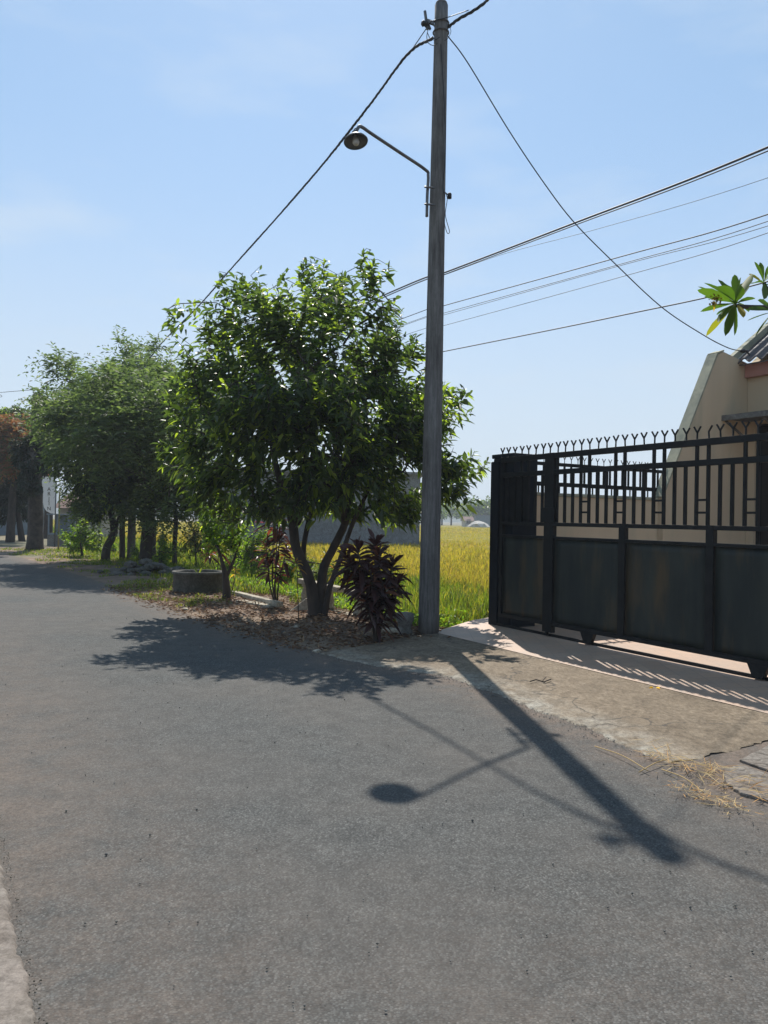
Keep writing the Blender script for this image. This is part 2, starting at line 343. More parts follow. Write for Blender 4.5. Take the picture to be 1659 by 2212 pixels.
def grid(name, S, T, zfun, mat, kind='structure', warp=None, attr=None, label=None, smooth=True):
    SS, TT = np.meshgrid(S, T, indexing='ij')
    if warp: SS, TT = warp(SS, TT)
    X = O.x + U.x*SS + N.x*TT; Y = O.y + U.y*SS + N.y*TT; Z = zfun(SS, TT)
    V = np.stack([X, Y, Z], -1).reshape(-1, 3); a, b = len(S), len(T)
    i = np.arange(a*b).reshape(a, b)
    Fq = np.stack([i[:-1, :-1], i[1:, :-1], i[1:, 1:], i[:-1, 1:]], -1).reshape(-1, 4)[:, ::-1]
    o = fast_mesh(name, V, Fq.ravel(), np.full(len(Fq), 4), mat, None, smooth, attrs={k: f(SS, TT).ravel() for k, f in (attr or {}).items()})
    return tag(o, label, None, None, kind)
def far_axis(lo, hi, st, far): 
    a = np.arange(lo, hi, st); o1 = hi*np.exp(np.linspace(0, math.log(far/abs(hi)), 26)); o2 = -abs(lo)*np.exp(np.linspace(0, math.log(far/abs(lo)), 20))
    return np.concatenate([o2[::-1][:-1], a, o1])
grid('ground', far_axis(-8, 24, .16, 1800), far_axis(-6, 10, .16, 1800), zf, M_SOIL if False else M_GROUND)
def road_warp(S, A):      # A: 0..1 across
    l = ledge(S)-.12; r = redge(S) + .05*hn(S*2.1, A*0+3) + .02*hn(S*7, A*0) + .9*np.clip((3.7-S)/.5, 0, 1)+.8*np.clip((-.6-S)/.3, 0, 1)
    return S, l + (r-l)*A
road_z = lambda s, t: .0 + 0*s - .0
def dustf(s, t):
    r = np.clip(1-(redge(s)-t)/.75, 0, 1); l = np.clip(1-(t-ledge(s))/1.3, 0, 1)*.55
    near = np.clip((-1.0-s)/2.5, 0, 1)*.45
    return np.clip(np.maximum(np.maximum(r**1.3, l), near), 0, 1)
grid('road', np.concatenate([np.arange(-12, 24, .12), np.arange(24, 61, .8)]), np.linspace(0, 1, 30), lambda s, t: .004+.024*np.clip((t-redge(s))/1.4, 0, 1)*np.clip((-.5-s)/.15, 0, 1), M_ASPH, warp=road_warp, attr={'dust': dustf})
# soil verge between road and field
def verge_warp(S, A): return S, redge(S)-.12 + (2.5-redge(S)+.12)*A
grid('verge', np.arange(4.0, 34, .1), np.linspace(0, 1, 28), lambda s, t: zf(s, t)+.012+.012*hn(s*6, t*6), M_SOIL, warp=verge_warp)
# concrete apron and tiled drive
send = lambda t: 4.0+.38*t
def rag(s, sd=0.0): return .045*hn(s*3.3, s*0+sd)+.018*hn(s*11, s*0+2+sd)+.009*hn(s*37, s*0+1+sd)
def apron_warp(A, T):
    s0 = -.72+.05*hn(T*5, T*2)+.02*hn(T*19, T*0); s = s0 + (send(T*1.92)-s0)*A
    e = redge(s)-.02+rag(s)
    return s, e+(1.92-e)*T
def apron_z(s, t):
    d = t-(redge(s)-.02+rag(s)); d2 = s-(-.72); f = np.clip(d/.03, 0, 1)*np.clip(d2/.05+.6, .2, 1)
    return -.004+.018*f+.026*np.clip(t/1.9, 0, 1)*np.clip(d/.4, 0, 1)+.0015*hn(s*5, t*5)
grid('apron', np.linspace(0, 1, 420), np.concatenate([[0, .006, .014, .022], np.linspace(.04, 1, 40)]), apron_z, M_APRON, warp=apron_warp, smooth=False, attr={'edge': lambda s, t: np.clip(1-(t-redge(s)-.05)/.42, 0, 1)})
def tile_z(s, t): return .045+.075*np.clip((t-1.9)/.89, 0, 1)
grid('driveway_tiles', np.linspace(0, 1, 50), np.linspace(1.9, 8.0, 40), tile_z, M_TILES, warp=lambda A, T: (-7+(np.minimum(send(T), 5.4)+7)*A, T))
# pavement slab on the near left
def pv_edge(S): return ledge(S)-.02+.015*hn(S*2, S*0)+.008*hn(S*13, S*0+4)+.006*hn(S*41, S*0)
def pv_warp(S, A): return S, pv_edge(S)-3*A
grid('pavement', np.arange(-12, 12, .02), np.concatenate([[0, .003, .006], np.linspace(.05, 1, 10)]), lambda s, t: -.002+.024*np.clip((pv_edge(s)-t)/.012, 0, 1)+.001*hn(s*6, t*6), M_PAVE, warp=pv_warp, smooth=False)
# far field canopy
def frow(s, t): return -.12+.3*np.clip((s+t-28)/50, 0, 1)+.05*hn(s*.7, t*.9)
grid('field', np.concatenate([np.arange(20, 60, 1.0), np.arange(60, 175, 4)]), np.concatenate([np.arange(3.0, 40, 1.), np.arange(40, 260, 6)]), lambda s, t: np.where(t < 5.5, -.35, frow(s, t)), M_FIELD)
# hills on the horizon
def hill(name, d, x0, x1, h, mat):
    n_ = 90; xs = np.linspace(x0, x1, n_); hs = h*(.35+.65*np.clip(.6+.5*hn(xs*.004, xs*0+1)+.25*hn(xs*.02, xs*0), .1, 2))*np.sin(np.linspace(.15, math.pi-.15, n_))
    V = []
    for k, (f, dd) in enumerate(((0, -60), (.7, -20), (1, 30), (.6, 90), (0, 160))):
        V += [(x, d+dd, -3+hh*f) for x, hh in zip(xs, hs)]
    i = np.arange(5*n_).reshape(5, n_); Fq = np.stack([i[:-1, :-1], i[:-1, 1:], i[1:, 1:], i[1:, :-1]], -1).reshape(-1)
    o = fast_mesh(name, V, Fq, np.full(len(Fq)//4, 4), mat, None, True); tag(o, None, None, None, 'structure')
M_HILL = M('wooded hill', (.045, .065, .04), (.06, .08, .05), .05, .95, bs=1, bscale=.3)
hill('hills', 900, -900, 900, 52, M_HILL)
# ---------------------------------------------------------------- utility pole, lamp, cables
PB = W(4.76, 1.83, -.05); PTOP = Vector((.66, 10.7, 8.8))
pole = thing('utility_pole', 'tall tapering concrete power pole at the corner of the concrete driveway apron', 'utility pole', PB)
mb = MB(); n_ = 30
def pr(z): return .147-.0062*z
mb.tube([(0.002*z, 0, z) for z in np.linspace(0, 8.85, n_)], [pr(z) for z in np.linspace(0, 8.85, n_)], 28)
mb.tube([(0.0177, 0, 8.85), (.0178, 0, 8.89), (.018, 0, 8.905)], [.091, .078, .03], 28)
po = mb.build('shaft', M_POLE, pole, True)
def atpole(x, y, dep=10.7): return D(x, y, dep) - PB
for z in (8.60, 8.47):
    MB().tube([(.017+.108*math.cos(a), .108*math.sin(a), z) for a in np.linspace(0, 2*math.pi, 25)], .011, 6).build('band', M_STEEL, pole, True)
b = MB(); a0 = Vector((-.085, -.03, 8.58)); b.bar(a0, a0+Vector((-.10, -.02, .02)), .03, .05); b.bar(a0+Vector((-.09, -.02, -.10)), a0+Vector((-.13, -.02, .16)), .025, .03)
b.bar(a0+Vector((-.09, -.02, .0)), a0+Vector((-.05, -.02, -.10)), .02, .03)
b.build('bracket', M_STEEL, pole)
MB().lathe([(0, 0), (.035, .005), (.045, .03), (.03, .05), (.045, .07), (.02, .1), (0, .1)], 12, (-1, 0, .2), a0+Vector((-.08, -.02, -.03))).build('insulator', M_CABLE, pole, True)
# loose wires down the shaft
def wiggle(pts, r_, name, parent, mat=M_CABLE, nseg=8):
    P = catmull(pts, nseg); return MB().tube(P, r_, 6).build(name, mat, parent, True)
def catmull(p, k=8):
    p = [Vector(q) for q in p]; p = [p[0]*2-p[1]] + p + [p[-1]*2-p[-2]]; out = []
    for i in range(1, len(p)-2):
        for j in range(k):
            t = j/k; out.append(.5*((2*p[i]) + (p[i+1]-p[i-1])*t + (2*p[i-1]-5*p[i]+4*p[i+1]-p[i+2])*t*t + (3*p[i]-p[i-1]-3*p[i+1]+p[i+2])*t**3))
    out.append(p[-2]); return out
wiggle([atpole(*q, 10.58) for q in ((952, 95), (955, 140), (961, 250), (962, 330), (957, 400), (961, 425))], .007, 'drop_wire', pole)
wiggle([atpole(*q, 10.6) for q in ((962, 415), (966, 430), (962, 460), (965, 478), (971, 500), (966, 503), (960, 480), (962, 455))], .005, 'wire_loop', pole)
wiggle([atpole(*q, 10.6) for q in ((970, 55), (974, 68), (968, 82), (960, 88))], .004, 'wire_loop', pole)
wiggle([atpole(*q, 10.55) for q in ((926, 60), (922, 78), (925, 92), (935, 98), (945, 94))], .005, 'wire_loop', pole)
wiggle([atpole(*q, 10.55) for q in ((923, 70), (930, 84), (940, 86), (950, 80))], .005, 'wire_loop', pole)
pc = atpole(971, 424, 10.62); b = MB(); b.lathe([(0, -.035), (.03, -.03), (.03, .03), (.02, .045), (0, .05)], 12, None, pc); b.build('connector', M_CABLE, pole, True)
MB().tube([atpole(958, 414, 10.6), atpole(963, 417, 10.6), pc], .008, 6).build('connector_arm', M_STEEL, pole, True)
for y_, dep in ((548*.53, 10.55),): pass
# pole number stencil strokes (black, unreadable) on the shaft
# lamp
LH = D(768, 300, 9.47); lampt = thing('street_lamp', 'street lamp with round tilted shade on a bent pipe arm strapped to the pole', 'street lamp', LH)
def rel(p): return p - LH
pl = lambda x, y, d: rel(D(x, y, d))
arm = catmull([pl(922, 468, 10.53), pl(923, 420, 10.53), pl(925, 380, 10.53), pl(918, 366, 10.48), pl(860, 327, 10.1), pl(800, 287, 9.62), pl(786, 277, 9.53), pl(777, 273, 9.49), pl(772, 279, 9.47), pl(768, 288, 9.47)], 6)
MB().tube(arm, .021, 10).build('arm', M_STEEL, lampt, True)
for y_ in (404, 441):
    MB().tube([pl(918, y_, 10.48), pl(921, y_, 10.45), pl(930, y_+1, 10.5), pl(938, y_+2, 10.53)], .014, 8).build('clamp', M_STEEL, lampt, True)
tilt = Vector((-.25, .45, 1)).normalized(); tilt = Vector((.16, .28, 1)).normalized(); tilt = Vector((-.14, .20, 1)).normalized()
q0 = rel(D(768, 300, 9.47))
MB().lathe([(.148, -.045), (.152, -.035), (.135, -.01), (.095, .022), (.05, .045), (.036, .06), (.034, .10), (.0, .11)], 32, tilt, q0).build('shade', M_SHADE, lampt, True).modifiers.new('s', 'SOLIDIFY').thickness = .004
MB().lathe([(0, -.085), (.03, -.08), (.045, -.055), (.042, -.02), (.025, .02), (.02, .05)], 16, tilt, q0).build('bulb', M_GLASS, lampt, True)
wiggle([pl(770, 276, 9.47), pl(765, 280, 9.46), pl(765, 287, 9.46), pl(768, 291, 9.46)], .006, 'lead', lampt)
def cable(pts, label, rad=.007, strands=1, pitch=.32, off=.012, mat=M_CABLE, cat='cable', k=10, name='power_cable', group=None):
    P = catmull(pts, k); mb = MB()
    if strands == 1: mb.tube(P, rad, 6)
    else:
        # resample evenly and twist
        Q = [P[0]]; step = pitch/7; acc = 0
        for a, b_ in zip(P[:-1], P[1:]):
            l = (b_-a).length; d0 = step-acc
            while d0 <= l: Q.append(a+(b_-a)*(d0/l)); d0 += step
            acc = (acc+l) % step
        for sidx in range(strands):
            V = []
            for i, p in enumerate(Q):
                d = (Q[min(i+1, len(Q)-1)]-Q[max(i-1, 0)]).normalized(); x = d.cross(Vector((0, 0, 1))).normalized(); y = x.cross(d)
                ph = 2*math.pi*(i/7 + sidx/strands) + .8*math.sin(i*.05); o_ = off*(1+.25*math.sin(i*.13+sidx))
                V.append(p + x*math.cos(ph)*o_ + y*math.sin(ph)*o_)
            mb.tube(V, rad, 5)
    o = mb.build(name, mat, None, True, origin=pts[0]); tag(o, label, cat, group); return o
P2 = W(22.9, 1.67, -.03)       # second pole among the trees
p2b = W(22.6, 1.5, 5.9)
def lerp(a, b, t): return a + (b-a)*t
c1a = D(940, 78, 10.62)
c1 = [D(936, 82, 10.6), D(880, 118, 11.3), D(800, 225, 12.6), D(700, 352, 14.5), D(600, 468, 17.2), D(500, 580, 20.0), D(430, 660, 22.5), D(340, 752, 25.2), p2b]
cable(c1, 'thick twisted power cable running left from the pole top down behind the big tree', .0105, 3, .42, .0115)
cable([D(930, 48, 10.6), D(905, 85, 11.0), D(880, 121, 11.3)], 'short stay wire from the pole bracket down to the thick twisted cable', .007, k=6, name='stay_wire')
cable([D(965, 62, 10.75), D(990, 42, 10.4), D(1053, 0, 9.85), W(3.2, 1.45, 8.15)+Vector((.25, -.3, 0)), Vector((3.6, 6.8, 8.0)), Vector((10.5, -2.4, 7.9)), Vector((18, -12, 8.4))], 'thick twisted power cable leaving the pole top towards the upper edge of the photo', .0105, 3, .42, .0115)
cable([D(930, 46, 10.55), D(965, 38, 10.55), D(1012, 22, 10.2)], 'thin tie wire round the pole top joining the upper right cable', .006, k=6, name='tie_wire')
E1 = D(1600, 758, 12.35)
cable([D(966, 76, 10.72), D(1010, 135, 10.82), D(1100, 283, 11.05), D(1175, 395, 11.2), D(1240, 480, 11.35), D(1330, 571, 11.6), D(1430, 664, 11.85), D(1520, 724, 12.1), D(1572, 751, 12.3), E1], 'thin service wire sagging from the pole top to the corner of the house roof', .008, name='service_wire')
def st_depth(xd, t):   # depth where the view ray at x/d crosses the line t = const
    s = (O.x+N.x*t - xd*(O.y+N.y*t))/(xd*U.y-U.x); return O.y+N.y*t+U.y*s
def line_cable(pts, t, label, rad, **k):
    P = []
    for x, y in pts: r_ = ray(x, y); P.append(D(x, y, st_depth(r_.x/r_.y, t)))
    a, b_ = P[0], P[1]; P = [a+(a-b_)*1.6+Vector((0, 0, .4))] + P
    e = P[-1]; d = (P[-1]-P[-2]); d.z = 0; d.normalize(); P.append(e+d*22+Vector((0, 0, .35)))
    cable(P, label, rad, **k)
g = 'overhead wires behind the pole'
line_cable([(1659, 318), (1240, 482), (960, 589), (835, 635)], 9, 'thickest overhead wire behind the pole, upper strand of the top pair', .024, group=g)
line_cable([(1659, 326), (1240, 487), (960, 593), (835, 640)], 9.3, 'overhead wire clipped just under the thickest top wire behind the pole', .014, group=g)
line_cable([(1659, 384), (1300, 492), (1090, 548), (960, 594), (850, 632)], 9.6, 'hair thin overhead wire second from top behind the pole', .006, group=g)
line_cable([(1659, 463), (1339, 555), (960, 660), (878, 685)], 9, 'medium overhead wire in the middle of the bundle behind the pole', .012, group=g)
line_cable([(1659, 478), (1339, 571), (960, 676), (872, 701)], 9, 'thin overhead wire just below the medium one behind the pole', .008, group=g)
line_cable([(1659, 488), (1339, 574), (960, 680), (872, 703)], 9.3, 'thin overhead wire crossing close under its neighbour behind the pole', .007, group=g)
line_cable([(1659, 503), (1339, 599), (960, 703), (865, 727)], 9, 'thin overhead wire second from bottom behind the pole', .007, group=g)
line_cable([(1659, 608), (1339, 682), (960, 759), (878, 775)], 9, 'lowest overhead wire, running past the frangipani leaves', .014, group=g)
cable([W(44, -14, 8.2), D(-60, 855, 36), D(0, 848, 33), D(60, 843, 31), D(130, 838, 28), p2b], 'faint thin wire at the far left running into the feathery tree', .010, name='thin_wire')
# second pole
pole2 = thing('utility_pole', 'slim dark power pole standing between tree trunks on the left verge', 'utility pole', P2)
MB().tube([(0, 0, z) for z in np.linspace(0, 6.1, 12)], [.14-.008*z for z in np.linspace(0, 6.1, 12)], 18).build('shaft', M_POLE, pole2, True)
MB().tube([(.1*math.cos(a), .1*math.sin(a), 5.9) for a in np.linspace(0, 6.28, 13)], .02, 6).build('band', M_STEEL, pole2, True)
# ---------------------------------------------------------------- gate
GK = .95
gx = lambda v: v*GK
gz = lambda v: EYE-(EYE-v)*GK - .12
gate = thing('sliding_gate', 'black steel sliding gate with sheet panels below and Y shaped spikes on top', 'gate', W(2.69, 2.79, .12), ANG)
X0, X1 = gx(-1.80), gx(3.55)
b = MB()
for z0, z1 in ((2.475, 2.548), (2.252, 2.318), (1.548, 1.598), (1.372, 1.41), (.19, .245)):
    b.box(X0, X1, -.028, .028, gz(z0), gz(z1))
b.box(X0, X0+.05, -.0285, .0285, gz(.236), gz(2.474))
b.box(gx(-.835), gx(-.655), -.036, .034, gz(.10), gz(2.549))
for xx in (.507, 1.742, 2.92): b.box(gx(xx), gx(xx+.098), -.033, .031, gz(.236), gz(1.60))
b.box(X1-.08, X1, -.034, .034, gz(.1), gz(2.549))
b.build('frame', M_GATE, gate, bevel=.003)
pos = [(-.029+.1475*k) for k in range(-12, 24)]
pairs = {5*0+k for k in range(-12, 24) if k % 4 in (0, 3)}
for k in range(-12, 24):
    x = gx(-.029+.1475*k); long_ = k % 4 in (0, 3)
    if -1.82 < x/GK < 3.5:
        if not (gx(-.84) < x < gx(-.65)):
            MB().box(x-.016, x+.016, -.014, .014, gz(1.599), gz(2.474 if long_ else 2.251)).build('bar', M_GATE, gate)
        # spike
        s_ = MB(); zt = gz(2.548); c = x+random.uniform(-.004, .004); j = random.uniform(-.006, .006)
        s_.bar((c, 0, zt-.001), (c+j, 0, zt+.075), .017, .017)
        aL = 0.0 if k == 12 else 1
        if aL: s_.bar((c+j, 0, zt+.07), (c+j-.042, 0, zt+.137), .015, .013)
        s_.bar((c+j, 0, zt+.07), (c+j+.042, 0, zt+.135+random.uniform(-.008, .008)), .015, .013)
        s_.build('spike', M_GATE, gate)
for k in range(-12, 22):
    if k % 4 == 3 and gx(-.029+.1475*k) > gx(-1.2) and k != -5:
        x = gx(-.029+.1475*k); x2 = gx(-.029+.1475*(k+1))
        for zz in (1.738, 1.877): MB().box(x+.0165, x2-.0165, -.010, .010, gz(zz-.012), gz(zz+.012)).build('rung', M_GATE, gate)
edges_ = [(-1.745, -.837), (-.653, .505), (.607, 1.740), (1.842, 2.918), (3.02, 3.46)]
for a, c in edges_:
    p_ = MB(); x0, x1 = gx(a)+.002, gx(c)-.002; nn = 8; z0, z1 = gz(.236), gz(1.371)
    # sheet with faint oil-can ripple
    Vv = []; 
    for i in range(nn+1):
        for jz in range(13):
            x = x0+(x1-x0)*i/nn; z = z0+(z1-z0)*jz/12
            Vv.append((x, .010*math.sin(i*1.3+jz*.5)*math.sin(math.pi*i/nn)*math.sin(math.pi*jz/12), z))
    Ff = [[i*13+jz, (i+1)*13+jz, (i+1)*13+jz+1, i*13+jz+1] for i in range(nn) for jz in range(12)]
    p_.add(Vv, Ff); o_ = p_.build('panel', M_PANEL, gate, True); o_.modifiers.new('s', 'SOLIDIFY').thickness = .003
MB().box(gx(-1.745), gx(-1.20), .015, .018, gz(1.60), gz(2.25)).build('panel', M_GATE, gate)
# lock boxes either side of the main post
MB().box(gx(-.865), gx(-.62), -.05, -.0365, gz(1.60), gz(1.80)).build('lock_plate', M_GATE, gate, bevel=.003)
for xx in (0.0, 2.372):
    x = gx(xx); h = MB(); zb = gz(.19)
    h.add([(x-.11, -.03, zb), (x+.11, -.03, zb), (x+.05, -.03, zb-.13), (x-.05, -.03, zb-.13), (x-.11, .03, zb), (x+.11, .03, zb), (x+.05, .03, zb-.13), (x-.05, .03, zb-.13)], [[0, 1, 2, 3], [7, 6, 5, 4], [0, 4, 5, 1], [1, 5, 6, 2], [2, 6, 7, 3], [3, 7, 4, 0]])
    hk = h.build('wheel_bracket', M_GATE, gate)
    MB().lathe([(0, -.018), (.055, -.018), (.045, 0), (.055, .018), (0, .018)], 20, (0, 1, 0), (x, 0, .085)).build('wheel', M_STEEL, hk, True)
MB().box(gx(-.78), gx(-.74), -.03, .0, .01, gz(.1)).build('drop_bolt', M_GATE, gate)
rail = thing('gate_rail', 'low steel ground rail running under the sliding gate wheels', 'rail', W(2.69, 2.79, .12), ANG)
MB().box(gx(-1.9), gx(3.6), .018, .042, -.005, .032).build('rail', M_GATE, rail)
# pillar
pil = thing('gate_pillar', 'square black painted masonry pillar at the left end of the sliding gate', 'pillar', W(2.69, 2.79, .0), ANG)
b = MB(); x0, x1 = gx(-2.07), gx(-1.60)
b.box(x0, x1, .045, .49, -.1, 2.50); b.build('shaft', M_PILLAR, pil, bevel=.012)
MB().box(x0-.02, x1+.02, .025, .51, 2.501, 2.56).build('cap', M_PILLAR, pil, bevel=.01)
for z0, z1 in ((2.02, 2.46), (1.28, 1.52), (.5, .72)): MB().box(x0-.03, x0-.001, .03, .30, z0, z1).build('hinge_block', M_PILLAR, pil, bevel=.008)
MB().box(x0-.015, x0+.16, .010, .044, 0.0, 2.45).build('guide_post', M_PILLAR, pil, bevel=.006)
pil2 = thing('gate_pillar', 'black masonry pillar at the right end of the gate by the frangipani', 'pillar', W(2.69, 2.79, .0), ANG)
MB().box(gx(3.65), gx(4.15), .045, .49, -.1, 2.50).build('shaft', M_PILLAR, pil2, bevel=.012)
MB().box(gx(3.65)-.02, gx(4.15)+.02, .025, .51, 2.501, 2.56).build('cap', M_PILLAR, pil2, bevel=.01)
# boundary wall and its spiked fence (run away from the street)
S1 = 4.30
bw = thing('boundary_wall', 'low cream rendered boundary wall behind the gate under the spiked fence', 'wall', W(S1, 3.28, 0), ANG)
MB().box(-.15+0.0, 0.0, 0, 2.62, -.6, 1.98).build('wall', M_CREAM, bw)
MB().box(-.17, .02, -.02, 2.62, 1.981, 2.03).build('coping', M_CREAMTOP, bw, bevel=.008)
sf = thing('spiked_fence', 'black bar fence with Y spikes on the boundary wall inside the yard', 'fence', W(S1+.07, 3.30, 2.03), ANG)
b = MB()
for z0, z1 in ((.10, .16), (.40, .45)): b.box(-.015, .015, 0, 2.95, z0, z1)
for yy in (0.02, 1.3, 2.9): b.box(-.02, .02, yy, yy+.05, 0, .452)
b.build('frame', M_GATE, sf)
k = 0; y = .1
while y < 2.9:
    if k % 3: MB().box(-.011, .011, y-.013, y+.013, .161, .399).build('bar', M_GATE, sf)
    MB().box(-.008, .008, y-.008+.04, y+.008+.04, 0, .099).build('foot', M_GATE, sf)
    s_ = MB(); s_.bar((0, y, .45), (0, y, .51), .011, .011); s_.bar((0, y, .505), (0, y-.035, .56), .009, .009); s_.bar((0, y, .505), (0, y+.035, .56), .009, .009); s_.build('spike', M_GATE, sf)
    y += .135; k += 1
# house
house = thing('house', 'cream single storey house with slanted fin wall and tiled roof behind the gate', 'house', W(0, 0, 0), ANG)
hp = lambda s, t, z: (-s, t, z)
b = MB()
poly = [hp(4.2, 5.90, -.3), hp(4.2, 5.90, 2.03), hp(4.2, 7.20, 4.48), hp(4.2, 7.34, 4.54), hp(4.2, 8.1, 4.40), hp(4.2, 14, 4.40), hp(4.2, 14, -.3)]
b.prism(poly, (-.18, 0, 0)); b.build('fin_wall', M_CREAM, house)
cap = MB()      # weathered coping on the slanted edge
pA, pB = Vector(hp(4.19, 5.895, 2.03)), Vector(hp(4.19, 7.19, 4.485))
d = (pB-pA).normalized(); nn_ = Vector((0, -d.z, d.y))
cap.prism([pA, pB, pB+nn_*.03, pA+nn_*.03], (-.20, 0, 0)); 
pC, pD = Vector(hp(4.19, 7.34, 4.545)), Vector(hp(4.19, 7.95, 4.43))
cap.prism([pB, pC, pC+Vector((0, 0, .03)), pB+Vector((0, -.015, .03))], (-.20, 0, 0))
cap.build('coping', M_CREAMTOP, house)
def wallbox(s0, s1, t0, t1, z0, z1, mat, name, parent=house, bevel=0): return MB().box(-s1, -s0, t0, t1, z0, z1).build(name, mat, parent, bevel=bevel)
# front wall round a window opening (s 3.0-4.05, z 1.1-3.35)
b = MB(); b.box(-4.195, -4.05, 8.0, 8.2, -.3, 4.3); b.box(-4.05, -2.9, 8.0, 8.2, 3.35, 4.3); b.box(-4.05, -2.9, 8.0, 8.2, -.3, 1.1); b.box(-2.9, 6, 8.0, 8.2, -.3, 4.3)
b.build('front_wall', M_CREAM, house)
wallbox(-6, 4.19, 7.9, 7.999, 4.16, 4.40, M_PINK, 'beam')
wallbox(-6, 4.19, 14.0, 14.2, -.3, 4.3, M_CREAM, 'rear_wall'); wallbox(-6.2, -6, 8.0, 14.2, -.3, 4.3, M_CREAM, 'end_wall')
wf = MB(); wf.box(-4.05, -2.9, 8.06, 8.12, 3.29, 3.35).box(-4.05, -2.9, 8.06, 8.12, 1.1, 1.16).box(-4.05, -3.99, 8.06, 8.12, 1.161, 3.289).box(-2.96, -2.9, 8.06, 8.12, 1.161, 3.289).box(-3.5, -3.45, 8.065, 8.115, 1.161, 3.289)
wfo = wf.build('window', M_GATE, house); MB().box(-3.989, -2.961, 8.09, 8.1, 1.161, 3.289).build('pane', M_DARK, wfo)
hd = MB(); hd.box(-4.35, -2.4, 7.35, 7.999, 3.40, 3.44).box(-4.35, -2.4, 7.31, 7.349, 3.37, 3.46)
for sx in (4.2, 3.5, 2.8): hd.bar(hp(sx, 7.4, 3.38), hp(sx, 7.98, 3.1), .04, .04)
hd.build('window_hood', M_CONC, house)
# porch post dark at the right edge
rf = MB(); pitch = R(35)
te, ze = 7.72, 4.44; tr_ = 12.0; zr = ze+(tr_-te)*math.tan(pitch)
V = []; ns = 400; Ff = []
for i in range(ns+1):
    s = 4.24-10.6*i/ns; wv = .036*math.sin(2*math.pi*(4.36-s)/.22)
    for (t_, z_) in ((te, ze), (tr_, zr), (te, ze-.03), (tr_, zr-.03)): V.append(hp(s, t_, z_+wv))
for i in range(ns):
    a = i*4; c = a+4; Ff += [[a, c, c+1, a+1], [a+2, a+3, c+3, c+2], [a, a+2, c+2, c], [a+1, c+1, c+3, a+3]]
Ff += [[0, 1, 3, 2]]
rf.add(V, Ff); rfo = rf.build('roof', M_TILE_R, house, True)
cp = MB(); cp.prism([hp(4.26, te-.06, ze-.06), hp(4.26, te-.06, ze+.07), hp(4.26, tr_, zr+.10), hp(4.26, tr_, zr-.06)], (-.10, 0, 0)); cp.build('verge_board', M_CREAMTOP, rfo)
b = MB(); b.box(-4.24, 6.2, te+.04, te+.06, ze-.09, ze-.072); b.build('fascia', M_TILE_R, rfo)
b = MB(); b.prism([hp(4.3, tr_, zr-.03), hp(4.3, 16.4, ze), hp(4.3, 16.4, ze-.03), hp(4.3, tr_, zr-.09)], (10.5, 0, 0)); b.build('rear_slope', M_TILE_R, rfo)
b = MB(); b.prism([hp(4.2, 8.2, 4.41), hp(4.2, 12, zr-.12), hp(4.2, 15.6, 4.41)], (-.15, 0, 0)); b.build('gable', M_CREAM, house)
ins = thing('wire_insulator', 'small dark wire anchor on the roof corner holding the service wire', 'insulator', E1)
MB().lathe([(0, -.06), (.03, -.05), (.035, .0), (.02, .03), (.03, .05), (0, .06)], 12, (1, 0, -.1), (.05, 0, 0)).build('knob', M_CABLE, ins, True)
MB().bar((.08, 0, 0), (.16, .02, -.06), .02, .02).build('hook', M_CABLE, ins)
# ---------------------------------------------------------------- trees
def grow(base_paths, tips, seed, step=.28, rtip=.006, arc=.12, expo=.46, minz=0):
    """skeleton nodes joined to twig tips; returns branch mesh builder data"""
    rs = np.random.default_rng(seed); P = []; par = []; fixed = []
    for path, rads, attach in base_paths:
        prev = attach
        for i, (p, r_) in enumerate(zip(path, rads)):
            P.append(np.array(p, float)); par.append(prev if prev is not None else -1); fixed.append(r_); prev = len(P)-1
    Pa = np.zeros((len(P)+len(tips)*12+10, 3)); n = len(P); Pa[:n] = P
    can = np.array([p[2] >= minz for p in P] + [True]*(len(Pa)-n))
    c0 = np.mean([p for p in P if p[2] >= minz], axis=0)
    order = np.argsort(np.linalg.norm(tips-c0, axis=1)); cnt = [0]*n
    tipdirs = {}
    for ti in order:
        t = tips[ti]; dd = np.linalg.norm(Pa[:n]-t, axis=1); dd = dd + (~can[:n])*99 + np.where(Pa[:n, 2] > t[2]+.15, (Pa[:n, 2]-t[2])*.6, 0)
        j = int(np.argmin(dd)); a = Pa[j].copy(); L = np.linalg.norm(t-a); k = max(1, int(L/step)); pr_ = j
        mid = (a+t)/2 + rs.normal(0, .06*L, 3) + np.array([0, 0, arc*L])
        for i in range(1, k+1):
            f = i/k; q = (1-f)**2*a + 2*f*(1-f)*mid + f*f*t
            if n >= len(Pa): break
            Pa[n] = q; par.append(pr_); fixed.append(None); cnt.append(0); pr_ = n; n += 1
        cnt[pr_] += 1; tipdirs[ti] = (Pa[pr_]-Pa[par[pr_]]) if par[pr_] >= 0 else np.array([0, 0, 1.])
    tot = list(cnt)
    for i in range(n-1, -1, -1):
        if par[i] >= 0: tot[par[i]] += tot[i]
    rad = [fixed[i] if fixed[i] is not None else rtip*max(tot[i], 1)**expo for i in range(n)]
    for i in range(n):
        if fixed[i] is None and par[i] >= 0: rad[i] = min(rad[i], rad[par[i]]*.95)
    return Pa[:n], par, rad, tipdirs, fixed
